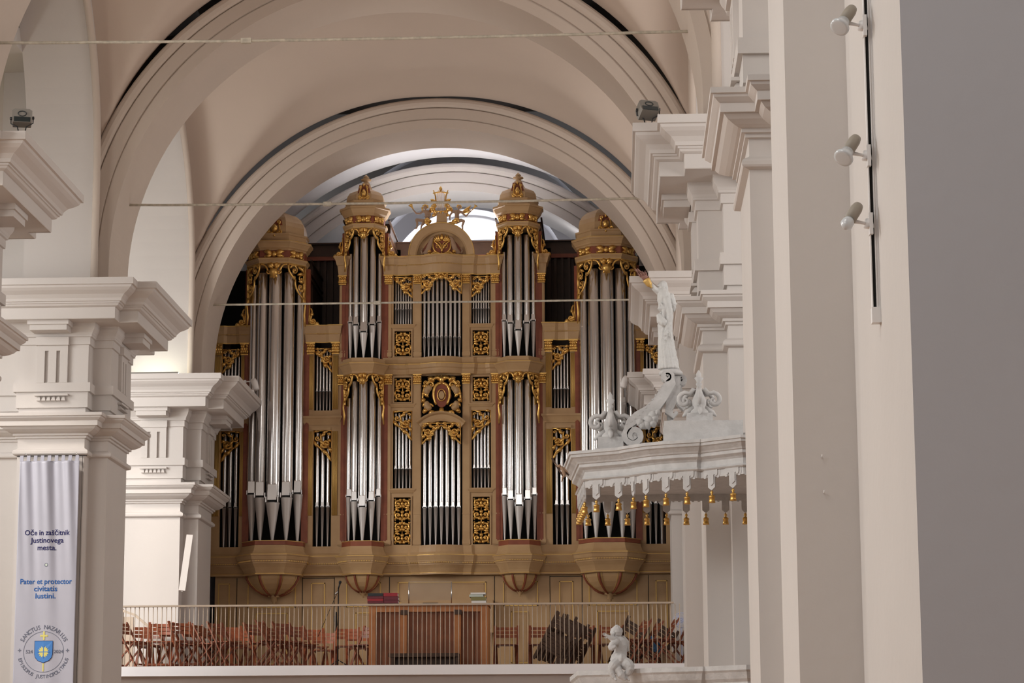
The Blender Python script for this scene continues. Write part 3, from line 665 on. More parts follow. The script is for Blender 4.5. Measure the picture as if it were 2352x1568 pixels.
# lunette with the shield
def lun(b):
    c = (0, -.05, 9.62)
    half = []
    half += sp(.30, .27, .06, PI, 1.3, 1, .013) + sp(.10, -.33, .05, 0, 1.2, 1, .012) + sp(.33, -.30, .045, PI, 1.2, -1, .010)
    half += [leaf((.18, .34), (.26, .30), .025, .3), leaf((.30, .10), (.24, -.02), .025, .3), leaf((.20, -.30), (.16, -.38), .025), leaf((.10, .36), (.17, .33), .02), leaf((.36, .0), (.33, .12), .02), leaf((.27, -.14), (.36, -.2), .026, .3)]
    half += sp(.20, .22, .075, 0, 1.2, 1, .018); half += sp(.23, -.20, .07, PI, 1.3, -1, .016); half += sp(.30, .05, .06, PI / 2, 1.2, 1, .015)
    half.append((bez((.02, .36), (.34, .40), (.37, .02), (.36, -.1)), taper(9, .022, .014)))
    for p in (((.05, .30), (.12, .40)), ((.14, .28), (.27, .36)), ((.26, .16), (.37, .20)), ((.30, -.06), (.38, -.12)), ((.12, -.30), (.25, -.36)), ((.02, -.30), (.12, -.38)), ((.26, -.28), (.36, -.30))): half.append(leaf(p[0], p[1], .03, .3))
    half.append((bez((.0, .26), (.20, .24), (.17, -.02), (.10, -.16)), taper(9, .024, .018)))
    emboss(b, mirror(half), c, X1, NN, 0)
    emboss(b, [([(0, .40), (0, .33), (0, .24)], [.02, .05, .02]), ([(0, -.22), (0, -.30), (0, -.42)], [.03, .05, .015])], c, X1, NN, 0)
    b.prism([(.17 * math.cos(t * PI / 12) * (1 + .10 * math.cos(4 * t * PI / 12)), 9.64 + .22 * math.sin(t * PI / 12) * (1 + .06 * math.cos(4 * t * PI / 12))) for t in range(24)], -.055, -.02, 1)
    b.tube([(.075 * math.cos(t * PI / 10), -.085, 9.64 + .11 * math.sin(t * PI / 10)) for t in range(21)], .012, 6, 0)
    b.prism([(.052 * math.cos(t * PI / 10), 9.64 + .075 * math.sin(t * PI / 10)) for t in range(20)], -.085, -.055, 2)
    for s in (-1, 1):
        for dz, a in ((.10, .6), (-.16, -.5)):
            for t in range(5):
                an = a + (t - 2) * .35; emboss(b, [leaf((s * .22, dz), (s * (.22 + .13 * math.cos(an)), dz + .13 * math.sin(an)), .04)], c, X1, NN, 2)
carve('shield_carving', lun, case, ('gold', 'redw', 'beige'))
# half-round pediment on top with its relief
b = MB(); zc = 12.345
def half_disc(r, y0, y1, mi, n=32, r_in=0.0):
    P = [(r * math.cos(PI * i / n), r * math.sin(PI * i / n)) for i in range(n + 1)]
    vs = [(x, y0, zc + z) for x, z in P] + [(x, y1, zc + z) for x, z in P]; m = n + 1
    b.add(vs, [tuple(range(m)), tuple(range(2 * m - 1, m - 1, -1))] + [(i, i + m, i + 1 + m, i + 1) for i in range(n)], mi)
half_disc(.60, -.02, .25, 0)
N_ = 32; prof = [(.47, -.04), (.47, -.10), (.50, -.13), (.56, -.15), (.60, -.16), (.615, -.17), (.625, -.17), (.63, .0)]; n = len(prof)
b.add([(r * math.cos(PI * i / N_), y, zc + r * math.sin(PI * i / N_)) for i in range(N_ + 1) for r, y in prof], [(j * n + i, j * n + i + 1, (j + 1) * n + i + 1, (j + 1) * n + i) for j in range(N_) for i in range(n - 1)], 0)
b.tube([(.628 * math.cos(PI * i / N_), -.172, zc + .628 * math.sin(PI * i / N_)) for i in range(N_ + 1)], .009, 6, 3)
half_disc(.38, -.03, -.01, 2)
b.prism([(-.08, zc + .60), (.08, zc + .60), (.10, zc + .64), (.09, zc + .80), (.11, zc + .82), (-.11, zc + .82), (-.09, zc + .80), (-.10, zc + .64)], -.12, .08)
ob(b, 'round_pediment', BG, case)
def rel(b):
    half = sp(.075, .18, .075, PI * .5, 1.4, 1, .009)
    half.append((bez((.02, .02), (.20, .06), (.17, .27)), taper(9, .014, .012))); half.append((bez((.0, .10), (.06, .22), (.17, .28)), taper(9, .014, .010)))
    half.append(([(.06, .02), (.16, .05), (.22, .01), (.31, .06)], [.012, .018, .014, .008])); half.append(leaf((.22, .02), (.29, .09), .03, .3))
    for i in range(4): a = PI / 2 - .28 - i * .33; half.append(leaf((.02, .28), (.02 + .19 * math.cos(a), .28 + .12 * math.sin(a) + .01), .012, -.25))
    emboss(b, mirror(half) + [leaf((0, .28), (0, .42), .022), ([(0, .04), (0, .10), (0, .2)], [.008, .020, .012]), blob(0, .02, .022)], (0, -.04, zc + .02), X1, NN)
carve('pediment_relief', rel)
for s in (-1, 1):
    def grif(b):
        b.tube([(s * .33, -.05, zc + .03), (s * .26, -.06, zc + .12), (s * .22, -.07, zc + .24), (s * .19, -.07, zc + .34), (s * .15, -.07, zc + .38)], [.05, .055, .045, .03, .012], 8, 0, flat=((0, 1, 0), .6))
        b.tube([(s * .36, -.05, zc + .03), (s * .40, -.05, zc + .10), (s * .36, -.05, zc + .16)], [.03, .02, .01], 6, 0, flat=((0, 1, 0), .6))
    carve('griffin_relief', grif, case, ('flesh',))
# ---- flat fields of pipes
def field(parent, x0, x1, y, n, z0, zm, ztop, rr=.42, bowa=0.0):
    for i in range(n):
        t = (i + .5) / n; x = x0 + (x1 - x0) * t; r = abs(x1 - x0) / n * rr
        yy = y - bowa * math.cos(PI * (t - .5)); zm_ = zm(t) if callable(zm) else zm
        add_pipe(parent, x, yy, r, z0, zm_, ztop(t), .012)
def flat_part(name):
    e = empty(name); e.parent = organ; return e
for s in (-1, 1):
    e = flat_part('pipe_flat'); field(e, s * .575, s * .915, .10, 5, 6.795 + 1.08, 8.26, lambda t: 9.33 - .0 * t, .36)
    field(e, s * .575, s * .915, .10, 7, 11.03, 11.33, lambda t: 11.94, .34)
    e = flat_part('pipe_flat'); field(e, s * 2.11, s * 2.42, .10, 3, 6.795, 7.55, lambda t: 8.97, .33)
    field(e, s * 2.11, s * 2.42, .10, 5, 9.38, 9.76, lambda t: 10.57, .34)
    e = flat_part('pipe_flat'); field(e, s * 3.86, s * 4.19, .10, 3, 6.795, 7.55, lambda t: 8.97, .33)
    field(e, s * 3.86, s * 4.19, .10, 5, 9.38, 9.76, lambda t: 10.57, .34)
e = flat_part('pipe_flat')
field(e, -.375, .375, .04, 7, 6.795, 7.51, lambda t: 9.08 - .40 * abs(2 * t - 1) ** 1.6, .36, .10)
field(e, -.375, .375, .04, 9, 10.375, 10.76 , lambda t: 11.94, .34, .10)
# ---- towers
def tower_plan(hw, f, p, p1, back=.0): return [(-hw, back), (-hw, -p1), (-f, -p), (f, -p), (hw, -p1), (hw, back)]
def make_tower(xc, hw, f, p, p1, spec):
    T = empty('pipe_tower'); T.parent = organ
    pl = [(xc + x, y) for x, y in tower_plan(hw, f, p, p1, .05)]
    def sw(b, prof, mi=0): b.sweep(pl, prof, closed=False, mi=mi)
    b = MB()
    # corbelled bowl with ribs
    z1, z0, r1 = spec['bowl']; zb = spec['bowl_end']
    prof = [(r1 * .20, z0), (r1 * .42, z0 + (z1 - z0) * .10), (r1 * .66, z0 + (z1 - z0) * .30), (r1 * .85, z0 + (z1 - z0) * .55), (r1 * .96, z0 + (z1 - z0) * .8), (r1, z1)]
    b.lathe([(0.001, zb), (r1 * .06, zb + .01), (r1 * .05, zb + .04), (r1 * .12, zb + .05), (r1 * .10, z0 - .03), (r1 * .22, z0 - .02), (r1 * .24, z0)], xc, -.02, 16, 0, smooth=True)
    k = 8; 
    b.lathe(prof, xc, -.02, k, 0, a0=-PI / 8, a1=2 * PI - PI / 8, smooth=False, sy=p / hw * .95)
    for i in range(k):
        a = -PI / 8 + 2 * PI * i / k
        P = [(xc + r * 1.01 * math.cos(a), -.02 + r * 1.01 * math.sin(a) * p / hw * .95, z) for r, z in prof]
        b.tube(P, .022, 6, 2)
        for da in (.07, 2 * PI / k - .07):
            ca = a + da
            def edge(r): # stay on the flat facet
                f0 = Vector((math.cos(a), math.sin(a))); f1 = Vector((math.cos(a + 2 * PI / k), math.sin(a + 2 * PI / k))); t = .13 if da < .2 else .87
                q = f0 * (1 - t) + f1 * t; return q * r
            b.tube([(xc + edge(r).x * 1.015, -.02 + edge(r).y * 1.015 * p / hw * .95, z) for r, z in prof[1:]], .006, 4, 3)
    ob(b, 'corbel_bowl', BG, T)
    b = MB(); sw(b, spec['ped'])
    for o, z in spec['ped_gold']: sw(b, [(o - .01, z - .008), (o, z - .006), (o, z + .006), (o - .01, z + .008)], 3)
    sw(b, spec['red'], 2)
    for z in spec.get('dent', ()):
        for i in range(len(pl) - 1):
            A, B_ = Vector(pl[i]), Vector(pl[i + 1]); L = (B_ - A).length; nn = Vector(((B_ - A).y, -(B_ - A).x)).normalized(); m = max(2, int(L / .045))
            for j in range(m):
                c = A + (B_ - A) * (j + .5) / m + nn * (z[0]); b.box(c.x - .011, c.x + .011, c.y - .011, c.y + .011, z[1], z[1] + .02, 3)
    ob(b, 'tower_pedestal', BG, T)
    for prof in spec['mould']:
        b = MB(); sw(b, prof); za, zb_ = prof[0][1] - .05, prof[-1][1] + .01
        for o, z in spec.get('gold', ()):
            if za < z < zb_: sw(b, [(o - .01, z - .007), (o, z - .005), (o, z + .005), (o - .01, z + .007)], 3)
        if abs(spec['frieze'][1] - prof[0][1]) < .02: sw(b, [(0.0, spec['frieze'][0]), (0.0, spec['frieze'][1])], 2)
        ob(b, 'tower_cornice', BG, T)
    # side boards of red wood and the deep dark case behind
    b = MB()
    for zz0, zz1 in spec['open']:
        for s in (-1, 1):
            x0, x1 = sorted((xc + s * hw * 1.0, xc + s * (hw - .05))); b.box(x0, x1, -.02, .10, zz0, zz1, 2)
            x0, x1 = sorted((xc + s * (hw + .075), xc + s * hw)); b.box(x0, x1, -.03, .10, zz0, zz1, 2)
            b.box(x0 + .02, x1 - .02, -.036, -.03, zz0 + .02, zz1 - .02, 2)
        b.box(xc - hw + .02, xc + hw - .02, .45, .50, zz0, zz1, 5); b.box(xc - hw + .02, xc + hw - .02, -p1, .45, zz1 - .004, zz1, 5)
        for s in (-1, 1): x0, x1 = sorted((xc + s * (hw - .05), xc + s * (hw - .06))); b.box(x0, x1, .0, .5, zz0, zz1, 5)
    bz0, bz1, bd = spec['box']
    b.box(xc - hw - .06, xc + hw + .06, .52, bd, bz0, bz1, 4)
    for s in (-1, 1):
        x0, x1 = sorted((xc + s * (hw + .05), xc + s * (hw + .085)))
        for zz in (bz1 - .04, bz1 - .30, bz1 - .42): b.box(x0, x1, .10, bd, zz, zz + .03, 4)
    ob(b, 'tower_box', BG, T)
    # roof
    b = MB(); R = spec['roof']
    b.lathe([(r / math.cos(PI / 8), z) for r, z in R], xc, .0, 8, 0, a0=-PI / 8, a1=2 * PI - PI / 8, smooth=False, sy=p / hw)
    if 'knob' in spec: b.lathe(spec['knob'], xc, .0, 12, 0)
    yz = spec['cart']; w = yz[3]
    b.prism([(xc - w * 1.25, yz[1]), (xc + w * 1.25, yz[1]), (xc + w * .75, yz[2]), (xc - w * .75, yz[2])], yz[0] + .03, yz[0] + .15, 2)
    ob(b, 'tower_roof', BG, T, True)
    def cart(b):
        h = yz[2] - yz[1]
        half = sp(w * .62, h * .20, w * .34, PI, 1.2, 1, .013 * w / .1) + sp(w * .45, h * .80, w * .24, PI * 1.5, 1.2, 1, .010 * w / .1)
        half.append((bez((0, h * .1), (w * .9, h * .12), (w * .62, h * .5), (w * .35, h * .9)), taper(9, .014, .010)))
        half.append(leaf((w * .3, h * .02), (w * .95, h * .05), .02, .2))
        emboss(b, mirror(half) + [([(0, h * .18), (0, h * .42), (0, h * .66)], [w * .16, w * .34, w * .12]), blob(0, h * .92, w * .22), blob(0, 0.0, w * .2)], (xc, yz[0] + .01, yz[1] + .01), X1, NN)
    cc = MB(); cart(cc); ob(cc, 'gilt_cartouche', ['gold'], T)
    # frieze putti heads with wings
    if 'frieze' in spec:
        fz0, fz1 = spec['frieze']; b = MB(); fh = fz1 - fz0
        for i in (1, 2, 3):
            b = MB()
            A, B_ = Vector((*pl[i], 0)), Vector((*pl[i + 1], 0)); L = (B_ - A).length; U = (B_ - A).normalized(); nn = Vector((U.y, -U.x, 0))
            c = (A + B_) / 2; ww = min(L * .42, .2)
            S = [([(0, fh * .15), (0, fh * .5), (0, fh * .85)], [fh * .16, fh * .30, fh * .14])]
            half = [leaf((fh * .25, fh * .35), (ww, fh * .8), fh * .22, .3), leaf((fh * .25, fh * .5), (ww * .9, fh * .35), fh * .18, -.3)] + sp(ww * .78, fh * .3, fh * .2, 0, 1, -1, .008)
            emboss(b, S + mirror(half), (c.x, c.y, fz0), U, nn)
            ob(b, 'gilt_frieze_relief', ['gold'], T)
    # hanging carvings at the heads of the pipe openings
    for zt, hm, hd in spec['drapes']:
        b = MB()
        for i in (1, 2, 3):
            A, B_ = Vector((*pl[i], 0)), Vector((*pl[i + 1], 0)); L = (B_ - A).length; U = (B_ - A).normalized(); nn = Vector((U.y, -U.x, 0))
            if i == 2: emboss(b, mask_motif(L * .5, hm), ((A + B_) / 2) + Vector((0, 0, zt)), U, nn, V=(0, 0, 1))
            elif i == 3: emboss(b, drape_motif(L, hd), A + Vector((0, 0, zt)), U, nn)
            else: emboss(b, drape_motif(L, hd), B_ + Vector((0, 0, zt)), -U, nn)
        # strips down the sides
        for s in (-1, 1):
            x = xc + s * hw
            pts = [(x, -p1, zt - hd * .95), (x + s * .015, -p1 + .02, zt - hd * 1.2), (x - s * .005, -p1 + .04, zt - hd * 1.5), (x + s * .01, -p1 + .06, zt - hd * 1.85)]
            b.tube(pts, [.022, .018, .024, .014], 6)
            b.box(min(x, x - s * .03), max(x, x - s * .03), -p1 - .01, .0, zt - hd * 1.1, zt)
        ob(b, 'pipe_shades', ['gold'], T)
    # ears beside the tower above the side entablature
    ze, he = spec['ear']
    for s in (-1, 1):
        b = MB()
        S = sp(.07, .08, .065, PI, 1.5, 1, .018) + [(bez((.02, .33), (.10, .26), (.0, .18), (.02, .06)), taper(9, .010, .022)), leaf((.09, .02), (.20, .0), .03, .2), leaf((.02, .2), (.09, .20), .03, .3), ([(0.0, .0), (.0, .42)], [.016, .01])]
        emboss(b, S, (xc + s * (hw + .07), -.04, ze), X1, NN, flip=s, sc=he)
        ob(b, 'gilt_ear', ['gold'], T)
    # pipes
    for z0, lst in spec['pipes']:
        for x, y, r, zm, zt in lst: add_pipe(T, xc + x, y, r, z0, zm, zt, .022 if r > .08 else .014)
    return T
for s in (-1, 1):
    make_tower(s * 3.15, .545, .27, .60, .27, dict(
        bowl=(6.23, 5.87, .53), bowl_end=5.72,
        red=[(-.02, 6.77), (.03, 6.775), (.03, 6.85), (-.04, 6.865)],
        ped=[(-.04, 6.22), (.0, 6.23), (.0, 6.255), (-.015, 6.26), (.0, 6.30), (.03, 6.36), (.075, 6.42), (.085, 6.43), (.085, 6.445), (.10, 6.46), (.10, 6.485), (.115, 6.50), (.13, 6.56), (.145, 6.575), (.145, 6.60), (.10, 6.61), (.06, 6.66), (.04, 6.72), (.03, 6.77), (-.5, 6.775)],
        ped_gold=[(.150, 6.593), (.006, 6.245), (.036, 6.852)], dent=[(.105, 6.462)],
        mould=[[(-.3, 12.10), (.0, 12.11), (.02, 12.12), (.025, 12.16), (.05, 12.19), (.055, 12.205), (.055, 12.22), (0, 12.225)], [(0, 12.37), (.02, 12.375), (.02, 12.40), (.05, 12.42), (.055, 12.44), (.10, 12.50), (.115, 12.505), (.115, 12.545), (.03, 12.55), (.03, 12.60), (.02, 12.60), (.02, 12.66), (.035, 12.67), (.045, 12.70), (-.3, 12.71)]],
        gold=[(.058, 12.213), (.118, 12.54), (.025, 12.125)], frieze=(12.22, 12.375),
        open=[(6.86, 12.12)], box=(9.2, 12.35, 2.3),
        roof=[(.52, 12.70), (.52, 12.86), (.50, 12.95), (.45, 13.04), (.36, 13.12), (.22, 13.18), (.10, 13.24), (.0, 13.26)],
        cart=(-.60, 12.66, 12.98, .16), drapes=[(12.11, .30, .62)], ear=(11.02, 1.0),
        pipes=[(6.86, [(0, -.33, .128, 7.60, 12.06), (-.245, -.24, .112, 7.70, 12.0), (.245, -.24, .112, 7.70, 12.0), (-.435, -.06, .095, 7.78, 11.8), (.435, -.06, .095, 7.78, 11.8)])]))
    make_tower(s * 1.47, .37, .185, .44, .20, dict(
        bowl=(6.23, 5.93, .33), bowl_end=5.82,
        red=[(-.02, 6.75), (.02, 6.755), (.02, 6.85), (-.03, 6.86)],
        ped=[(-.04, 6.22), (.0, 6.23), (.0, 6.255), (-.01, 6.26), (.0, 6.30), (.03, 6.36), (.065, 6.42), (.075, 6.43), (.075, 6.445), (.09, 6.46), (.09, 6.48), (.10, 6.49), (.12, 6.54), (.13, 6.55), (.13, 6.575), (.08, 6.59), (.05, 6.64), (.03, 6.70), (.02, 6.755), (-.3, 6.76)],
        ped_gold=[(.134, 6.568), (.006, 6.245), (.026, 6.85)], dent=[(.093, 6.462)],
        mould=[[(-.3, 9.99), (.0, 10.0), (.02, 10.02), (.02, 10.05), (.04, 10.09), (.09, 10.17), (.105, 10.18), (.105, 10.21), (.05, 10.22), (.03, 10.25), (.03, 10.31), (-.3, 10.32)],
               [(-.3, 12.80), (.0, 12.81), (.02, 12.82), (.025, 12.85), (.045, 12.87), (.05, 12.905), (0, 12.91)], [(0, 13.06), (.02, 13.065), (.02, 13.08), (.05, 13.11), (.09, 13.19), (.11, 13.20), (.11, 13.235), (.02, 13.24), (.02, 13.29), (.0, 13.30), (.0, 13.34), (.02, 13.37), (.0, 13.38), (-.3, 13.39)]],
        gold=[(.108, 10.205), (.052, 12.90), (.022, 12.825)], frieze=(12.91, 13.065),
        open=[(6.86, 10.0), (10.32, 12.81)], box=(10.7, 13.12, 4.6),
        roof=[(.35, 13.38), (.355, 13.41), (.34, 13.50), (.30, 13.57), (.21, 13.62), (.13, 13.66), (.09, 13.74), (.07, 13.80), (.0, 13.81)],
        knob=[(.06, 13.79), (.045, 13.84), (.10, 13.855), (.10, 13.88), (.04, 13.895), (.06, 13.92), (.03, 13.95), (.0, 13.98)],
        cart=(-.42, 13.37, 13.68, .12), drapes=[(10.0, .22, .50), (12.81, .22, .42)], ear=(12.33, .95),
        pipes=[(6.86, [(0, -.25, .083, 7.50, 9.97), (-.16, -.17, .07, 7.62, 9.9), (.16, -.17, .07, 7.62, 9.9), (-.28, -.04, .055, 7.72, 9.6), (.28, -.04, .055, 7.72, 9.6)]),
               (10.32, [(0, -.25, .075, 10.83, 12.75), (-.155, -.17, .065, 10.98, 12.7), (.155, -.17, .065, 10.98, 12.7), (-.275, -.04, .050, 11.05, 12.4), (.275, -.04, .050, 11.05, 12.4)])]))
# ---------------------------------------------------------------- figures (one continuous remeshed body each)
def atx(px, py, X):
    d = FW + RT * ((px - 1176) / FPX) + UP * (-(py - 784) / FPX)
    return CAM + d * ((X - CAM.x) / d.x)
def figure(name, limbs, m, parent=None, vox=.006, origin=None, n=10, smooth=2, hewn=None):
    """limbs: (points, radii) chains that overlap; fused into one skin by a voxel remesh"""
    b = MB(); o0 = Vector(origin) if origin is not None else Vector((0, 0, 0))
    for pts, rad in limbs:
        P = [Vector(p) - o0 for p in pts]
        if len(P) == 1:
            r = rad[0]; k = [(0.001, -r), (r * .5, -r * .87), (r * .87, -r * .5), (r, 0), (r * .87, r * .5), (r * .5, r * .87), (0.001, r)]
            b.lathe([(a, P[0].z + z) for a, z in k], P[0].x, P[0].y, 12)
        else:
            # rounded ends
            a = P[0] + (P[0] - P[1]).normalized() * rad[0] * .5; c = P[-1] + (P[-1] - P[-2]).normalized() * rad[-1] * .5
            b.tube([a] + P + [c], [rad[0] * .55] + list(rad) + [rad[-1] * .55], n)
    o = b.build(name, M[m], parent)
    r = o.modifiers.new('remesh', 'REMESH'); r.mode = 'VOXEL'; r.voxel_size = vox; r.use_smooth_shade = True
    s = o.modifiers.new('smooth', 'SMOOTH'); s.factor = .5; s.iterations = smooth
    if hewn:
        tx = bpy.data.textures.new('chisel marks', 'CLOUDS'); tx.noise_scale = hewn[0]; tx.noise_depth = 2
        d = o.modifiers.new('carving', 'DISPLACE'); d.texture = tx; d.strength = hewn[1]; d.mid_level = .5; d.texture_coords = 'LOCAL'
    return o
def P(px, py, Y, dy=0): v = at(px, py, Y); return Vector((v.x, v.y + dy, v.z))
YS = OY - .06
def putto(name, label, J, side):
    f = figure(name, J, 'flesh', None, .0065, J[0][0][0])
    f.location = J[0][0][0]; tag(f, label, 'statue', 'gilded putti on the organ'); return f
q = lambda x, y, dy=0: P(780 + x / 4.9, 380 + y / 4.9, YS, dy)
# left putto: sits on the left shoulder of the round pediment, trumpet in the raised arm
Jl = [([q(965, 470)], [.040]), ([q(968, 500), q(975, 520)], [.018, .02]), ([q(950, 515), q(985, 530), q(1015, 535)], [.028, .045, .028]), ([q(985, 520), q(988, 570), q(990, 640)], [.05, .042, .052]),
      ([q(945, 512), q(905, 545, -.03), q(868, 548, -.05)], [.024, .020, .017]), ([q(868, 548, -.05), q(840, 515, -.06), q(822, 492, -.06)], [.017, .014, .011]),
      ([q(1015, 535), q(1025, 570, -.03), q(960, 585, -.07)], [.022, .018, .014]), ([q(990, 640), q(930, 630, -.08), q(870, 625, -.12)], [.045, .036, .028]), ([q(870, 625, -.12), q(880, 670, -.10), q(872, 715, -.08)], [.026, .022, .013]), ([q(872, 715, -.08), q(848, 722, -.10)], [.014, .009]),
      ([q(990, 645), q(960, 640, -.03), q(925, 680, -.05)], [.04, .030, .020]), ([q(925, 680, -.05), q(915, 725, -.03)], [.018, .012])]
pl_ = putto('putto_statue', 'carved putto raising a horn at the left of the organ pediment', Jl, -1)
Jr = [([q(1345, 470)], [.040]), ([q(1340, 500), q(1335, 520)], [.018, .02]), ([q(1275, 520), q(1320, 520), q(1372, 525)], [.026, .045, .026]), ([q(1322, 515), q(1320, 570), q(1322, 630)], [.05, .042, .052]),
      ([q(1372, 522), q(1400, 555, -.03), q(1425, 578, -.05)], [.024, .020, .016]), ([q(1425, 578, -.05), q(1455, 545, -.07), q(1482, 522, -.07)], [.016, .014, .011]),
      ([q(1275, 520), q(1245, 555), q(1238, 590)], [.022, .018, .015]), ([q(1238, 590), q(1245, 620, -.02)], [.014, .012]), ([q(1322, 630), q(1370, 628, -.08), q(1405, 640, -.12)], [.045, .036, .028]), ([q(1405, 640, -.12), q(1385, 690, -.10), q(1388, 735, -.08)], [.026, .022, .013]), ([q(1388, 735, -.08), q(1402, 748, -.10)], [.014, .009]),
      ([q(1320, 640), q(1290, 650, -.04), q(1262, 650, -.05)], [.035, .028, .018])]
pr_ = putto('putto_statue', 'carved putto holding out a trumpet at the right of the organ pediment', Jr, 1)
def gpart(parent, name, chains, m='gold'):
    b = MB(); o0 = Vector(parent.location)
    for pts, rad in chains: b.tube([Vector(p) - o0 for p in pts], rad, 8)
    return b.build(name, M[m], parent)
gpart(pl_, 'loincloth', [([q(945, 630, -.04), q(985, 620, -.06), q(1030, 640, -.03)], [.03, .05, .03]), ([q(960, 640, -.09), q(1000, 670, -.08), q(1020, 680, -.02)], [.025, .035, .02])])
gpart(pl_, 'hair', [([q(935, 462), q(960, 448), q(990, 455), q(995, 480)], [.018, .026, .022, .012]), ([q(930, 470, -.01), q(935, 500), q(925, 515)], [.02, .018, .008])])
gpart(pl_, 'wing', [([q(1010, 520, .05), q(1035, 470, .06), q(1050, 440, .07)], [.02, .035, .006]), ([q(1010, 525, .05), q(1050, 500, .06), q(1070, 480, .07)], [.015, .025, .005])])
gpart(pl_, 'horn', [([q(835, 500, -.06), q(820, 480, -.06), q(808, 460, -.06), q(800, 448, -.06)], [.010, .014, .032, .046])])
gpart(pr_, 'loincloth', [([q(1270, 640, -.04), q(1320, 620, -.06), q(1350, 630, -.08)], [.03, .05, .03]), ([q(1225, 655, -.02), q(1280, 655, -.06), q(1320, 650, -.08)], [.025, .04, .02])])
gpart(pr_, 'hair', [([q(1320, 470), q(1330, 450), q(1360, 452), q(1372, 475)], [.014, .022, .02, .012])])
gpart(pr_, 'wing', [([q(1380, 525, .05), q(1430, 490, .06), q(1475, 440, .07)], [.02, .040, .006]), ([q(1385, 530, .05), q(1440, 510, .06), q(1475, 480, .07)], [.015, .025, .005]), ([q(1270, 520, .05), q(1250, 480, .06), q(1225, 440, .07)], [.02, .036, .006])])
gpart(pr_, 'trumpet', [([q(1425, 535, -.07), q(1480, 520, -.08), q(1515, 492, -.08), q(1530, 472, -.08), q(1538, 460, -.08)], [.006, .008, .011, .020, .042])])
# lyre between the putti
c = q(1138, 575); b = MB()
for s in (-1, 1):
    S = [([(s * .02, .03), (s * .10, .08), (s * .13, .17), (s * .09, .28), (s * .10, .40), (s * .14, .52)], [.012, .016, .018, .013, .012, .008])]
    S += [([(x * s, y) for x, y in p], w_) for p, w_ in sp(.12, .20, .05, 0, 1.2, 1, .014) + sp(.11, .08, .045, PI, 1.2, -1, .012) + [leaf((.12, .10), (.22, .16), .03, .3), leaf((.12, .24), (.20, .34), .026, .3), leaf((.08, .03), (.17, .0), .022, .3)]]
    emboss(b, S, c, X1, NN)
for i in range(7):
    x = -.07 + i * .0233; b.tube([(c.x + x, c.y, c.z + .10), (c.x + x, c.y, c.z + .50 + .05 * math.sin(PI * i / 6))], .0045, 5)
emboss(b, [([(-.15, .46), (0, .49), (.15, .46)], [.010, .010, .010]), ([(-.09, .10), (.09, .10)], [.012, .012]), leaf((0, .50), (0, .60), .02), ([(0, 0), (0, .1)], [.03, .02])], c, X1, NN)
b.v = [(x - c.x, y - c.y, z - c.z) for x, y, z in b.v]; ly = b.build('lyre_ornament', M['gold']); ly.location = c
tag(ly, 'gilded lyre ornament standing on top of the round pediment between the two putti', 'ornament')
# ---------------------------------------------------------------- balcony railing
r_ = empty('balcony_railing', (-.6, LY + .06, LF)); tag(r_, 'long thin balcony railing with beige handrail along the front of the organ loft', 'railing')
b = MB(); b.box(-8.9 + .6, 4.6, -.03, .03, .985, 1.015); b.build('handrail', M['rail'], r_)
b = MB(); b.tube([(0, 0, 0.0), (0, 0, .985)], .006, 6); bm_ = b.build('baluster', M['rail'], r_); first = True; rest = MB()
i = 0; x = -5.35
while x < 4.12:
    lx = x + .6 + random.uniform(-.004, .004)
    if -4.3 < x < 3.25:
        if first: bm_.location = (lx, 0, 0); first = False
        else: c_ = bm_.copy(); COL.objects.link(c_); c_.location = (lx, 0, 0)
    else: rest.tube([(lx, 0, 0), (lx, 0, .985)], .0075, 6)
    x += .0762
o = rest.build('outer_balusters', M['rail'], r_); o['kind'] = 'stuff'
# ---------------------------------------------------------------- console and the things on it
YC = 41.35
p0, p1 = at(847, 1528, YC), at(1121, 1528, YC); ZT = at(980, 1388, YC).z; CXc = (p0.x + p1.x) / 2; HW = (p1.x - p0.x) / 2; HC = ZT - LF
con = empty('organ_console', (CXc, YC, LF)); tag(con, 'honey brown wooden back of the organ console standing behind the balcony railing', 'organ console')
b = MB(); b.box(-HW, -HW + .11, 0, .10, 0, HC - .02); b.box(HW - .13, HW, 0, .10, 0, HC - .02); b.box(-HW + .11, HW - .13, .005, .095, HC - .12, HC - .02); b.box(-HW, HW, .1, .75, 0, HC - .03); b.build('frame', M['oak'], con)
b = MB(); b.box(-HW - .02, HW + .02, -.02, .8, HC - .02, HC); b.build('top', M['oak'], con)
b = MB()
N = 17; 
for i in range(N):
    x0 = -HW + .11 + (2 * HW - .24) * i / N; b.box(x0 + .003, x0 + (2 * HW - .24) / N - .003, .05, .07, 0, HC - .12)
b.build('back_boards', M['oakd'], con)
for x in (-HW + .53, HW - .57):
    b = MB(); b.box(x, x + .11, -.01, .05, 0, HC - .12); b.build('post', M['oak'], con)
    b = MB(); b.box(x + .005, x + .125, -.03, .02, HC - .17, HC - .09); b.build('bracket', M['brown'], con)
b = MB(); b.box(-.62, .55, -.0, .42, .15, .21); 
for x in (-.58, .50): b.box(x, x + .05, .02, .38, 0, .15)
b.box(-.53, .5, .18, .22, .03, .15)
bl = at(980, 1528, 40.95); be = b.build('organ_bench', M['brown']); be.location = (bl.x, 40.72, LF - .1 + .1); tag(be, 'low dark brown bench in front of the console behind the railing', 'bench')
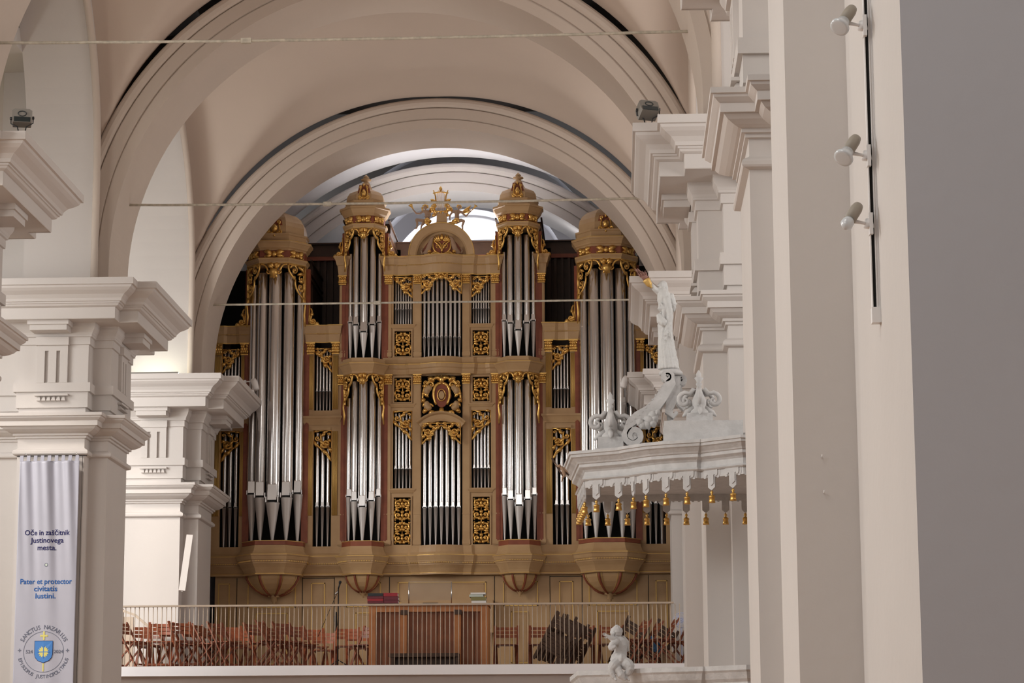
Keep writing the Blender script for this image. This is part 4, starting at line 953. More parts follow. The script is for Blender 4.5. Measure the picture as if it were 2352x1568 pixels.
def stack(px0, px1, ys, mats, label0, tilt=0):
    for k, (ya, yb, m, dx0, dx1, lab) in enumerate(ys):
        a, c = at(px0 + dx0, yb, YC + .3), at(px1 + dx1, ya, YC + .3)
        b = MB(); w = (c.x - a.x) / 2; h = max(.012, c.z - a.z)
        b.box(-w, w, -.145, -.137, 0, h - .002); b.box(-w, w, -.14, .14, 0, .004); b.box(-w, w, -.14, .14, h - .005, h - .001); b.box(-w, -w + .01, -.14, .14, .004, h - .005)
        cov = b.build('cover', M[m]); 
        b = MB(); b.box(-w + .012, w - .008, -.135, .135, .004, h - .005); pg = b.build('pages', M['bookwhite'])
        e = empty('music_folder', ((a.x + c.x) / 2, YC + .3, a.z)); cov.parent = e; pg.parent = e
        e.rotation_euler = (0, tilt, 0); tag(e, lab, 'folder', 'music folders on the console')
zc_ = 1386.5
L1 = [('bookmaroon', 'maroon music folder at the bottom of the left stack on the console'), ('bookred', 'bright red music folder in the left stack on the console'), ('bookmaroon', 'maroon folder lying just above the bright red one on the console'), ('bookblack', 'black folder on top of the leftmost stack on the console')]
stack(846, 882, [(1381.5, 1386.5, L1[0][0], 0, 2, L1[0][1]), (1375.5, 1381.5, L1[1][0], 0, 0, L1[1][1]), (1370, 1375.5, L1[2][0], -1, 0, L1[2][1]), (1363, 1370, L1[3][0], 1, -1, L1[3][1])], None, '')
L2 = ['thick maroon folder at the bottom of the tilted stack on the console', 'maroon folder in the middle of the tilted stack on the console', 'reddish folder on top of the tilted stack on the console']
stack(883, 916, [(1379, 1386.5, 'bookmaroon', 0, 0, L2[0]), (1370.5, 1379, 'bookmaroon', 0, 0, L2[1]), (1362, 1370.5, 'bookred', 0, -1, L2[2])], None, '', -.0)
L3 = ['pale folder at the bottom of the right stack of books on the console', 'olive book second from the bottom of the right stack on the console', 'pale green booklet in the right stack on the console', 'white booklet on top of the right stack on the console']
stack(1083, 1117, [(1380, 1386.5, 'bookwhite', 1, 0, L3[0]), (1371.5, 1380, 'bookolive', 0, 0, L3[1]), (1366, 1371.5, 'pale', -4, -6, L3[2]), (1361.5, 1366, 'bookwhite', -1, -1, L3[3])], None, '')
b = MB(); a = at(972, 1386, YC + .3); b.box(0, .26, -.1, .1, 0, .045); o = b.build('music_book', M['bookblack']); o.location = (a.x, YC + .3, ZT); tag(o, 'small flat black book lying in the middle of the console top', 'book')
# clear music desk on two rods
a, c = at(939, 1386, YC + .45), at(1037, 1336, YC + .45)
gd = empty('music_desk', ((a.x + c.x) / 2, YC + .45, ZT)); tag(gd, 'clear acrylic music desk on two thin rods above the console', 'music stand')
w = (c.x - a.x) / 2; h = c.z - ZT
for s in (-1, 1):
    b = MB(); b.tube([(s * w, 0, 0), (s * w, 0, h)], .009, 8); b.build('rod', M['chrome'], gd)
b = MB(); b.box(-w, w, -.012, -.007, h * .25, h + .02); b.build('acrylic_sheet', M['glass'], gd)
# keydesk strip with drawers
b = MB(); a, c = at(918, 1388, 45.0), at(1130, 1373, 45.0); b.box(a.x, c.x, 45.35, 45.72, a.z - .5, c.z); 
for i in range(4): x_ = a.x + (c.x - a.x) * (i + .5) / 4; b.box(x_ - .012, x_ + .012, 45.33, 45.36, c.z - .09, c.z - .066)
b.v = [(x, y - 45.5, z - LF) for x, y, z in b.v]; o = b.build('low_cabinet', M['beige']); o.location = (0, 45.5, LF); o.location.z = LF; tag(o, 'low beige cabinet with small knobs against the organ behind the console', 'cabinet')
b = None
# ---------------------------------------------------------------- microphone on its stand
a = at(776, 1500, 42.1)
ms = empty('microphone_stand', (a.x, 42.1, LF)); tag(ms, 'black microphone stand with a boom in front of the left door of the organ plinth', 'microphone stand')
hz = at(777, 1352, 42.1).z - LF
b = MB(); b.tube([(0, 0, .02), (0, 0, hz)], .011, 8); b.build('pole', M['blackm'], ms)
b = MB(); 
for k in range(3): an = k * 2.1 + .4; b.tube([(0, 0, .18), (.3 * math.cos(an), .3 * math.sin(an), .01)], .009, 6)
b.build('tripod_base', M['blackm'], ms)
b = MB(); q1 = at(730, 1462, 42.1); b.tube([(-.01, -.02, hz - .05), (q1.x - a.x, 0, q1.z - LF)], .0045, 6); b.build('boom', M['blackm'], ms)
b = MB(); b.tube([(0, -.01, hz), (.012, -.02, hz + .04), (.028, -.03, hz + .09)], [.011, .013, .016], 8); b.lathe([(0.001, hz + .085), (.022, hz + .095), (.026, hz + .115), (.018, hz + .135), (.001, hz + .14)], .032, -.032, 10); b.build('microphone', M['blackm'], ms)
b = MB(); b.tube([(-.01, -.02, hz - .04), (-.05, -.03, hz - .10)], .014, 6); b.build('clamp', M['chrome'], ms)
b = MB(); z1 = at(770, 1405, 42.1).z - LF; b.tube([(-.03, -.02, z1), (-.045, -.03, z1 - .12), (-.03, -.02, z1 - .22), (-.05, -.02, z1 - .33)], [.012, .028, .02, .012], 8); b.build('cable_loop', M['blackm'], ms)
# ---------------------------------------------------------------- folding chairs
def chair_parts():
    t = empty('folding_chair'); W = .20
    for s in (-1, 1):
        b = MB(); b.bar((s * W, -.24, 0), (s * W, .22, .80), .022, .045, up=(1, 0, 0)); b.build('upright', M['chairw'], t)
        b = MB(); b.bar((s * (W - .028), .25, 0), (s * (W - .028), -.16, .44), .02, .04, up=(1, 0, 0)); b.build('leg', M['chairw'], t)
    b = MB(); b.box(-W + .03, W - .03, -.235, -.215, .05, .08); b.box(-W + .04, W - .04, .215, .235, .05, .08); b.build('stretcher', M['chairw'], t)
    b = MB()
    for i in range(7): y = -.22 + i * .054; b.box(-W - .01, W + .01, y, y + .040, .44, .458)
    for s in (-1, 1): x0, x1 = sorted((s * (W - .05), s * (W - .07))); b.box(x0, x1, -.22, .15, .415, .44)
    b.build('seat', M['chairw'], t)
    b = MB()
    for k in range(3):
        z = .585 + k * .068; y0 = -.24 + .46 * z / .80 - .0
        vs = []; n = 8
        for j in range(n + 1):
            x = -W + 2 * W * j / n; yy = y0 + .03 * math.cos(PI / 2 * x / W) ; dz = 0
            vs += [(x, yy - .008, z), (x, yy + .008, z + .002), (x, yy + .026, z + .054), (x, yy + .012, z + .054)]
        b.add(vs, [(4 * j + i, 4 * j + (i + 1) % 4, 4 * j + 4 + (i + 1) % 4, 4 * j + 4 + i) for j in range(n) for i in range(4)] + [(0, 3, 2, 1), (4 * n, 4 * n + 1, 4 * n + 2, 4 * n + 3)])
    b.build('backrest', M['chairw'], t)
    return t
ch0 = chair_parts(); CH = {}
for c in bpy.data.objects:
    if c.parent: CH.setdefault(c.parent.name, []).append(c)
# (picture x, depth, turn in degrees, label): 0 = facing the viewer
CHAIRS = [(300, 41.3, 70, 'sunlit chair at the far left behind the railing, turned to the right'), (322, 42.2, 20, 'sunlit chair second from the left end of the railing'), (345, 42.5, -10, 'sunlit chair with broad slatted back in the left loft corner'), (366, 41.4, 5, 'sunlit chair standing against the base of the left pier'),
          (396, 42.0, 55, 'sunlit chair in front of the left pier, leaning right'), (424, 41.25, 40, 'sunlit chair below the leaning white board'), (447, 42.2, 65, 'sunlit chair to the right of the leaning white board'),
          (478, 42.0, 75, 'sunlit chair turned sideways at the corner of the left pier'), (492, 42.7, 60, 'chair just left of the organ plinth, partly sunlit'), (514, 41.5, 62, 'sunlit chair at the left end of the organ plinth'), (537, 42.4, 30, 'shaded chair under the left end of the large left bowl'), (556, 43.3, 15, 'sunlit chair under the large left bowl of the organ'),
          (598, 41.8, 50, 'reddish chair just right of the large left bowl, at the railing'), (622, 41.2, 78, 'tall sideways chair right of the large left bowl'), (642, 42.8, 55, 'dark slatted chair between the large left bowl and the microphone'), (664, 41.6, 52, 'reddish chair left of the boom of the microphone stand'), (692, 42.4, 45, 'chair below the end of the microphone boom'), (722, 43.2, 20, 'dark chair between the boom and the pole of the microphone stand'), (741, 44.2, 0, 'small dark chair far behind the microphone stand'),
          (796, 43.0, 4, 'dark chair just right of the microphone stand, facing the nave'), (822, 43.6, 10, 'dark chair half hidden left of the console'), (842, 42.6, -30, 'dark chair touching the left edge of the console'),
          (1163, 42.9, 0, 'dark chair facing the nave, nearest right of the console'), (1243, 42.9, 0, 'dark chair facing the nave, left of the leaning heap of folded chairs'), (1338, 43.0, 0, 'dark chair facing the nave, right of the leaning heap of folded chairs'), (1404, 42.9, -6, 'dark chair behind the stone cherub'),
          (1462, 41.6, -70, 'dark chair turned left, just right of the stone cherub'), (1490, 42.2, -75, 'dark chair turned left beside the blue bag'), (1527, 41.5, -80, 'dark tilted chair by the wicker basket'), (1572, 42.3, -60, 'dark chair at the right end of the railing')]
for k, (px, Y, rz, lab) in enumerate(CHAIRS):
    a = at(px, 1528, Y); o = ch0 if k == 0 else copy_tree(ch0, None, CH)
    o.location = (a.x, Y, LF + .006); o.rotation_euler = (0, 0, math.radians(rz)); o['label'] = 'brown wooden folding ' + lab; o['category'] = 'chair'; o['group'] = 'wooden folding chairs on the organ loft'
# folded chairs leaning together
FCH = [(1276, 41.2, 58), (1288, 41.6, 62), (1300, 42.0, 60), (1312, 42.4, 64), (1326, 42.8, 60), (1448, 42.6, 60), (1508, 43.2, 57)]
fc = empty('folded_chair')
for s in (-1, 1):
    b = MB(); b.bar((s * .20, 0, 0), (s * .20, 0, .92), .024, .05); b.build('upright', M['brown'], fc)
    b = MB(); b.bar((s * .165, .03, .02), (s * .165, .03, .62), .02, .04); b.build('leg', M['brown'], fc)
b = MB(); 
for i in range(6): b.box(-.19, .19, -.03, -.015, .25 + i * .055, .293 + i * .055)
b.build('seat', M['brown'], fc)
b = MB()
for i in range(3): b.box(-.19, .19, -.012, .008, .66 + i * .07, .715 + i * .07)
b.build('backrest', M['brown'], fc)
FH = {}
for c in bpy.data.objects:
    if c.parent: FH.setdefault(c.parent.name, []).append(c)
FL = ['leftmost folded chair of the leaning heap', 'second folded chair of the leaning heap from the left', 'middle folded chair of the leaning heap', 'fourth folded chair of the leaning heap, reaching highest', 'rightmost folded chair of the leaning heap', 'folded chair leaning just right of the stone cherub', 'folded chair leaning beside the blue bag, behind the others']
for k, (px, Y, tl) in enumerate(FCH):
    a = at(px - 28, 1528, Y); o = fc if k == 0 else copy_tree(fc, None, FH)
    o.location = (a.x, Y, LF + .03); o.rotation_euler = (math.radians(10), math.radians(90 - tl), math.radians(-14 - 4 * (k % 3))); o['label'] = 'dark brown wooden ' + FL[k]; o['category'] = 'folded chair'; o['group'] = 'folded chairs leaning on the loft'
# ---------------------------------------------------------------- odds and ends on the loft
b = MB(); A, B_ = P(436, 1228, 42.55), P(418, 1356, 42.25); b.bar((0, 0, 0), A - B_, .115, .02, up=(0, 1, 0)); b.bar((.0, .02, -.02), (A - B_) * .25 + Vector((0, .02, 0)), .03, .03)
o = b.build('white_board', M['plaster']); o.location = B_; tag(o, 'long narrow white board leaning obliquely against the left pier above the chairs', 'board')
b = MB(); pts = [P(270, 1398, 41.9), P(310, 1412, 41.9), P(345, 1442, 41.9)]; o0 = Vector((pts[0].x, 41.9, LF))
for i in range(2): b.bar(pts[i] - o0, pts[i + 1] - o0, .05, .04)
b.box(pts[0].x - o0.x, pts[0].x - o0.x + .10, -.02, .06, 0, pts[0].z - o0.z); b.box(0, .28, .0, .05, 0, pts[1].z - o0.z - .03)
o = b.build('stair_parapet', M['rail']); o.location = o0; tag(o, 'beige stair parapet with sloping handrail in the left corner of the loft', 'parapet')
a = at(1534, 1528, 42.0); e = empty('wicker_basket', (a.x, 42.0, LF)); tag(e, 'brown wicker basket on the loft floor at the right end of the organ', 'basket')
b = MB(); b.lathe([(.10, 0), (.13, .24), (.115, .24), (.09, .02), (0.001, .02)], 0, 0, 14); b.build('body', M['wicker'], e)
b = MB(); b.tube([(-.12, 0, .23), (-.05, 0, .31), (.05, 0, .28), (.12, 0, .23)], .010, 6); b.build('handle', M['wicker'], e)
a = at(1512, 1500, 41.5); b = MB(); k = figure('cloth_bag', [([(0, 0, .02), (.02, 0, .12), (.0, 0, .2)], [.09, .08, .04]), ([(-.06, -.03, .18), (-.09, -.04, .24)], [.04, .02])], 'bag', None, .01)
k.location = (a.x - .02, 41.75, LF + .28); tag(k, 'blue cloth bag hanging among the chairs beside the wicker basket', 'bag')
a = at(1566, 1528, 42.6); e = empty('pedestal_fan', (a.x, 42.6, LF)); tag(e, 'pale blue pedestal fan standing at the right end of the loft', 'fan')
b = MB(); b.lathe([(.16, 0), (.15, .03), (.03, .05), (.016, .06), (.014, .72)], 0, 0, 12); b.build('stand', M['fan'], e)
b = MB(); 
for k in range(24):
    an = 2 * PI * k / 24; b.tube([(.02 * math.cos(an), -.09, .85 + .02 * math.sin(an)), (.12 * math.cos(an), -.07, .85 + .12 * math.sin(an)), (.13 * math.cos(an), 0, .85 + .13 * math.sin(an))], .003, 4)
b.tube([(.13 * math.cos(t * PI / 12), -.02, .85 + .13 * math.sin(t * PI / 12)) for t in range(25)], .006, 6); b.build('fan_cage', M['fan'], e)
b = MB(); b.tube([(0, 0, .85), (0, .12, .85)], [.05, .045], 10); b.build('motor', M['fan'], e)
b = MB(); 
for k in range(3):
    an = k * 2.1; b.prism([(.015 * math.cos(an), .85 + .015 * math.sin(an)), (.11 * math.cos(an - .4), .85 + .11 * math.sin(an - .4)), (.11 * math.cos(an + .4), .85 + .11 * math.sin(an + .4))], -.045, -.04)
b.build('blades', M['fan'], e)
# ---------------------------------------------------------------- lamps on the cornices
def flood(px, py, Y, tilt, rz, label):
    a = at(px, py, Y); e = empty('floodlight', (a.x, Y, 9.545)); tag(e, label, 'floodlight', 'floodlights on the cornices')
    b = MB(); k = len(b.v); b.prism([(-.10, -.07), (.10, -.07), (.11, -.02), (.11, .07), (.08, .09), (-.08, .09), (-.11, .07), (-.11, -.02)], -.06, .10)
    b.box(-.07, .07, -.062, -.058, -.04, .05); mt = Matrix.Translation((0, 0, .16)) @ Matrix.Rotation(rz, 4, 'Z') @ Matrix.Rotation(tilt, 4, 'X'); b.xf(mt); b.build('housing', M['lampgrey'], e)
    b = MB(); b.box(-.09, .09, -.068, -.06, -.065, -.01); b.tube([(.045 * math.cos(t * PI / 8), -.064, .03 + .03 * math.sin(t * PI / 8)) for t in range(17)], .006, 6); b.xf(mt); b.build('lens', M['lampdark'], e)
    b = MB(); 
    for s in (-1, 1): b.tube([(s * .125, 0, .16), (s * .125, 0, .10), (s * .05, 0, .06), (s * .035, 0, 0)], .007, 6); b.tube([(s * .10, 0, .16), (s * .135, 0, .16)], .018, 8)
    b.build('bracket', M['blackm'], e)
flood(50, 297, 26.15, -.15, .25, 'dark floodlight on the cornice of the upper left pier')
flood(1489, 275, 26.2, -.55, .35, 'grey tilted floodlight on the cornice tip of the upper right pier')
def spot(px, py, Y, dx, label):
    a = at(px, py, Y); e = empty('cornice_spotlight', a); tag(e, label, 'spotlight', 'small white spotlights on the far cornices')
    b = MB(); b.tube([(0, 0, 0), (dx * .035, -.02, -.06), (dx * .075, -.05, -.19)], [.055, .062, .058], 14); b.build('housing', M['lampwhite'], e)
    b = MB(); b.tube([(0, 0, -.03), (-dx * .15, .02, -.03)], .012, 6); b.box(-dx * .15 - .02, -dx * .15 + .02, -.0, .04, -.06, .0); b.build('bracket', M['lampwhite'], e)
spot(581, 872, 44.55, 1, 'small white spotlight on the cornice tip of the left pier beside the organ')
spot(1440, 866, 43.0, -1, 'small white spotlight on the cornice tip of the right pier beside the organ')
# strip lamp on the cornice, lighting the pier face behind it
a, c = at(298, 856, 42.55), at(410, 856, 42.55); e = empty('strip_lamp', ((a.x + c.x) / 2, 42.55, 9.55)); tag(e, 'strip lamp lying on the left cornice and glowing on the wall behind', 'strip lamp')
w = (c.x - a.x) / 2; b = MB(); b.box(-w, w, -.05, -.02, 0.01, .075); b.build('housing', M['lampgrey'], e); b = MB(); b.tube([(-w, .03, .05), (w, .03, .05)], .018, 8); b.build('tube', M['uplight'], e)
# ---------------------------------------------------------------- track with three spotlights on the near pier
XW = 4.515
tA, tB = atx(2003, 0, XW), atx(2022, 742, XW); yA = atx(2012, 380, XW).y; tA, tB = at(2003, 0, yA), at(2022, 742, yA)
tr = empty('lighting_track', (XW, yA, tB.z)); tag(tr, 'white vertical lighting track with a dark slot on the near right pier', 'lighting track')
hT = tA.z - tB.z + 1.2
b = MB(); b.box(-.046, -.040, -.018, .03, .08, hT); b.box(-.040, -.022, .0, .03, .08, hT); b.box(-.022, -.016, -.018, .03, .08, hT); b.build('rail', M['lampwhite'], tr)
b = MB(); b.box(-.040, -.022, -.006, .0, .08, hT); b.build('slot', M['black'], tr)
b = MB(); b.box(-.016, 0, -.012, .03, .06, hT); b.build('cable_duct', M['lampwhite'], tr)
b = MB(); b.box(-.05, 0, -.03, .035, 0, .085); b.build('end_box', M['lampwhite'], tr)
def track_lamp(px, py, lab, bulb=True):
    a = at(px, py, yA); e = empty('track_spotlight', (XW - .03, yA - .012, a.z)); tag(e, lab, 'spotlight', 'spotlights on the lighting track')
    b = MB(); b.box(-.02, 0, -.03, .03, -.06, .06); b.lathe([(.0, -.02), (.03, -.02), (.02, .03), (0, .03)], -.02, 0, 10); b.build('adapter', M['lampwhite'], e)
    b = MB(); b.tube([(-.01, 0, 0), (-.05, -.01, .005), (-.10, -.03, .01)], [.014, .009, .012], 8); b.build('arm', M['lampwhite'], e)
    A = Vector((-.075, -.0, .105)); B_ = Vector((-.130, -.06, .015))
    d = (B_ - A).normalized(); b = MB(); b.tube([A - d * .012, A, A + d * .03, B_], [.012, .028, .034, .034], 14); b.build('housing', M['lampbeige'], e)
    b = MB(); 
    if bulb: b.tube([B_, B_ + d * .03, B_ + d * .055, B_ + d * .068, B_ + d * .070], [.034, .040, .056, .054, .040], 18)
    else: b.tube([B_, B_ + d * .02, B_ + d * .05, B_ + d * .075], [.025, .034, .036, .014], 14)
    b.build('reflector_bulb', M['bulb'], e)
track_lamp(1993, 62, 'topmost spotlight on the lighting track, with broad reflector bulb')
track_lamp(1996, 360, 'middle spotlight on the lighting track, with broad reflector bulb')
track_lamp(1999, 516, 'lowest spotlight on the lighting track, with small round bulb', False)
for px, py, w_ in ((1887, 1050, 'upper'), (1892, 1132, 'lower')):
    a = at(px, py, 14.65); b = MB(); b.tube([(0, 0, 0), (0, -.03, 0), (0, -.035, .012)], .004, 6); o = b.build('wall_hook', M['lampwhite']); o.location = a; tag(o, w_ + ' of the two tiny hooks in the near right pier', 'hook')
# ---------------------------------------------------------------- the banner
YB = Y0S['second'] + .67 - .09
b0, b1 = at(47, 1066, YB), at(184, 1058, YB); BX, BW = (b0.x + b1.x) / 2, (b1.x - b0.x) / 2; BZ = b1.z
ban = empty('banner', (BX, YB, BZ)); tag(ban, 'long silvery white banner with blue lettering and a round emblem hanging on the left pier', 'banner')
def fold(x, z):  # x, z local, z <= 0
    t = min(1, -z / 2.2); a = .026 * (1 - .72 * t)
    return -.035 + a * math.sin(x * 17 + .9 * z) * (.6 + .4 * math.sin(x * 6 + 1)) + .010 * math.sin(x * 41 + z * 2.5) * (1 - t)
b = MB(); NX, NZ = 72, 70; LZ = 5.2; vs = []
for j in range(NZ + 1):
    z = -LZ * (j / NZ) ** 1.2
    for i in range(NX + 1):
        x = -BW + 2 * BW * i / NX; vs.append((x, fold(x, z), z))
b.add(vs, [(j * (NX + 1) + i, j * (NX + 1) + i + 1, (j + 1) * (NX + 1) + i + 1, (j + 1) * (NX + 1) + i) for j in range(NZ) for i in range(NX)], 0, True)
o = b.build('cloth', M['banner'], ban); sm = o.modifiers.new('thick', 'SOLIDIFY'); sm.thickness = .003
for i in range(9):
    x = -BW + .02 + (2 * BW - .06) * i / 8; b = MB(); y_ = fold(x, 0)
    b.add([(x - .026, y_, -.005), (x + .026, y_, -.005), (x + .024, -.012, .082), (x - .024, -.012, .082), (x - .026, y_ + .012, -.005), (x + .026, y_ + .012, -.005), (x + .024, .012, .082), (x - .024, .012, .082)], [(0, 1, 2, 3), (5, 4, 7, 6), (3, 2, 6, 7), (0, 3, 7, 4), (1, 5, 6, 2)])
    b.build('hanging_tab', M['banner'], ban)
b = MB(); b.tube([(-BW - .05, 0, .075), (BW + .10, 0, .075)], .007, 8); b.build('hanging_rod', M['blackm'], ban)
b = MB(); b.tube([(BW + .03, .02, .07), (BW + .035, .02, -LZ)], .003, 5); b.build('cord', M['blackm'], ban)
for x in (-BW + .10, BW - .03):
    b = MB(); b.tube([(x, .09, .10), (x, .0, .075), (x - .03, .0, .12)], .005, 6); b.build('hook', M['chrome'], ban)
dg = None
def glyphs(txt, size):
    cu = bpy.data.curves.new('lettering', 'FONT'); cu.body = txt; cu.size = size; cu.align_x = 'CENTER'; cu.align_y = 'CENTER'; cu.resolution_u = 3; cu.offset = size * .016
    t = bpy.data.objects.new('lettering', cu); COL.objects.link(t); bpy.context.view_layer.update()
    me = bpy.data.meshes.new_from_object(t.evaluated_get(bpy.context.evaluated_depsgraph_get()))
    V = [tuple(v.co) for v in me.vertices]; Fc = [tuple(p.vertices) for p in me.polygons]
    bpy.data.objects.remove(t); bpy.data.meshes.remove(me); return V, Fc
def stamp(b, V, Fc, cx, cz, rot=0, mi=0, sx=1.0, lift=.006):
    c, s = math.cos(rot), math.sin(rot); out = []
    for x, y, _ in V:
        x *= sx; X = cx + x * c - y * s; Z = cz + x * s + y * c; out.append((X, fold(X, Z) - lift, Z))
    b.add(out, Fc, mi)
def line_text(name, txt, px, py, size, m, width=None):
    V, Fc = glyphs(txt, size); a = at(px, py, YB); sx = 1.0
    if width: w0 = max(v[0] for v in V) - min(v[0] for v in V); sx = width / w0
    b = MB(); stamp(b, V, Fc, a.x - BX, a.z - BZ, 0, 0, sx); b.build(name, M[m], ban)
for i, (t, px, py, wd, m) in enumerate((('Oče in zaščitnik', 110, 1224, .655, 'navy'), ('Justinovega', 110, 1241.5, .48, 'navy'), ('mesta.', 109, 1258.5, .27, 'navy'), ('Pater et protector', 107, 1336, .745, 'blue'), ('civitatis', 106, 1352.5, .335, 'blue'), ('Iustini.', 105.5, 1369, .29, 'blue'))):
    line_text('lettering', t, px, py, .105, m, wd)
def disc(b, cx, cz, r0, r1, mi, lift=.005, n=48):
    k = [];
    for i in range(n): 
        a = 2 * PI * i / n
        for r in (r0, r1): X = cx + r * math.cos(a); Z = cz + r * math.sin(a); k.append((X, fold(X, Z) - lift, Z))
    b.add(k, [(2 * i, 2 * i + 1, (2 * i + 3) % (2 * n), (2 * i + 2) % (2 * n)) for i in range(n)], mi)
a = at(108, 1297.5, YB); b = MB(); disc(b, a.x - BX, a.z - BZ, .018, .026, 0); disc(b, a.x - BX, a.z - BZ, .0, .017, 1); b.build('small_roundel', [M['greyprint'], M['pale']], ban)
a = at(101.5, 1497, YB); ex, ez = a.x - BX, a.z - BZ; b = MB()
disc(b, ex, ez, .283, .290, 0, n=72)
def arc_text(b, txt, R, a_mid, span, size, up=True):
    n = len(txt)
    for i, ch in enumerate(txt):
        if ch == ' ': continue
        t = (i - (n - 1) / 2) / (n - 1) * span; an = (a_mid - t) if up else (a_mid + t)
        V, Fc = glyphs(ch, size); stamp(b, V, Fc, ex + R * math.cos(an), ez + R * math.sin(an), an - PI / 2 if up else an + PI / 2, 0, .95)
arc_text(b, 'SANCTUS NAZARIUS', .348, PI / 2, 2.15, .085)
arc_text(b, 'EPISCOPUS JUSTINOPOLITANUS', .352, -PI / 2, 2.55, .070, False)
for t, px, py, wd in (('524', 68.5, 1497, .10), ('2024', 135.5, 1496.5, .135)):
    V, Fc = glyphs(t, .065); c = at(px, py, YB); w0 = max(v[0] for v in V) - min(v[0] for v in V); stamp(b, V, Fc, c.x - BX, c.z - BZ, 0, 0, wd / w0)
for px in (46.5, 156.5):
    c = at(px, 1494.5, YB); V, Fc = glyphs('+', .10); stamp(b, V, Fc, c.x - BX, c.z - BZ)
b.build('emblem_lettering', M['greyprint'], ban)
def flatpoly(b, pts, mi, lift):
    # fan from the centroid so that it follows the folds
    cx = sum(p[0] for p in pts) / len(pts); cz = sum(p[1] for p in pts) / len(pts); P2 = []
    for i in range(len(pts)):
        p, q_ = pts[i], pts[(i + 1) % len(pts)]
        for t in (0, .5): P2.append((p[0] + (q_[0] - p[0]) * t, p[1] + (q_[1] - p[1]) * t))
    vs = [(cx, fold(cx, cz) - lift, cz)] + [((p[0] + cx) / 2, fold((p[0] + cx) / 2, (p[1] + cz) / 2) - lift, (p[1] + cz) / 2) for p in P2] + [(p[0], fold(*p) - lift, p[1]) for p in P2]; n = len(P2)
    b.add(vs, [(0, i + 1, (i + 1) % n + 1) for i in range(n)] + [(i + 1, i + 1 + n, (i + 1) % n + 1 + n, (i + 1) % n + 1) for i in range(n)], mi)
b = MB(); sh = [(-.128, .150), (.128, .150), (.128, -.03), (.115, -.08), (.08, -.12), (0, -.152), (-.08, -.12), (-.115, -.08), (-.128, -.03)]
flatpoly(b, [(ex + x * 1.04, ez + z * 1.04) for x, z in sh], 3, .010); flatpoly(b, [(ex + x, ez + z) for x, z in sh], 0, .012)
star = [((.085 if i % 2 == 0 else .06) * math.cos(PI * i / 16), (.085 if i % 2 == 0 else .06) * math.sin(PI * i / 16)) for i in range(32)]
flatpoly(b, [(ex + x, ez + z) for x, z in star], 1, .014)
for w_, h_ in ((.006, .088), (.088, .006)): flatpoly(b, [(ex - w_, ez - h_), (ex + w_, ez - h_), (ex + w_, ez + h_), (ex - w_, ez + h_)], 0, .016)
for x0, x1, z0, z1 in ((-.012, .012, .17, .29), (-.055, .055, .215, .24), (-.010, .010, -.275, -.16)): flatpoly(b, [(ex + x0, ez + z0), (ex + x1, ez + z0), (ex + x1, ez + z1), (ex + x0, ez + z1)], 2, .008)
b.build('shield_emblem', [M['shield'], M['yellow'], M['yellow'], M['navy']], ban)
# ---------------------------------------------------------------- pulpit, its canopy and the statues
CP = [(2.66, 25.85), (2.75, 24.62), (3.20, 24.37), (3.27, 24.26), (3.45, 24.08), (3.66, 23.97), (3.86, 23.90), (3.90, 23.93), (4.30, 23.60), (4.80, 23.80), (4.95, 25.85)]
CC = (3.8, 24.95); LFZ = 0
cn = empty('pulpit_canopy', (CC[0], CC[1], 5.14)); tag(cn, 'grey white pulpit canopy with scalloped valance and gilt tassels before the right piers', 'pulpit canopy')
def cl(b): b.v = [(x - CC[0], y - CC[1], z - 5.14) for x, y, z in b.v]; return b
b = MB(); b.sweep(CP, [(0, 5.37), (.02, 5.372), (.035, 5.385), (.02, 5.40), (0, 5.405), (0, 5.46), (.02, 5.48), (.055, 5.50), (.06, 5.505), (.06, 5.535), (.075, 5.54), (.085, 5.555), (.125, 5.59), (.145, 5.60), (.15, 5.625), (.165, 5.63), (.165, 5.66), (0, 5.67)], capt=True)
cl(b); fixn(b.build('cornice', M['stone'], cn))
b = MB(); b.sweep(CP, [(-.35, 5.66), (-.38, 5.74), (-.42, 5.74), (-.44, 5.78)], capt=True); cl(b); fixn(b.build('blocking_course', M['stone'], cn))
def along(pl, step, skip=()):
    for i in range(len(pl)):
        A, B_ = Vector(pl[i]), Vector(pl[(i + 1) % len(pl)]); L = (B_ - A).length
        if L < .1: continue
        n = max(1, round(L / step)); U = (B_ - A).normalized()
        for k in range(n): yield A + U * L * (k + .5) / n, U, Vector((U.y, -U.x)), L / n
vb = MB(); tass = []
for c, U, Nn, L in along(CP, .215):
    w = min(.105, L * .46)
    out = [(-w, .0), (w, .0), (w, -.055), (w * .86, -.085), (w * .66, -.085), (w * .55, -.06), (w * .40, -.07), (w * .40, -.175), (0, -.205), (-w * .40, -.175), (-w * .40, -.07), (-w * .55, -.06), (-w * .66, -.085), (-w * .86, -.085), (-w, -.055)]
    for lift, sc in ((0, 1.0), (.010, .78)):
        vs = []
        for d in (-.012 + lift, .004 + lift):
            for x, z in out: p = c + U * (x * sc) + Nn * (d); vs.append((p.x, p.y, 5.375 + (z * sc if lift else z)))
        m = len(out); vb.add(vs, [tuple(range(m)), tuple(range(2 * m - 1, m - 1, -1))] + [(i, i + m, (i + 1) % m + m, (i + 1) % m) for i in range(m)])
    tass.append(c)
for i in range(len(CP)):
    A, B_ = Vector(CP[i]), Vector(CP[(i + 1) % len(CP)]); U = (B_ - A).normalized(); Nn = Vector((U.y, -U.x)); vs = []
    for z in (5.30, 5.375):
        for p in (A, B_, B_ - Nn * .02, A - Nn * .02): vs.append((p.x, p.y, z))
    vb.add(vs, [(0, 1, 5, 4), (2, 3, 7, 6), (3, 2, 1, 0), (4, 5, 6, 7)])
cl(vb); fixn(vb.build('valance', M['stone'], cn))
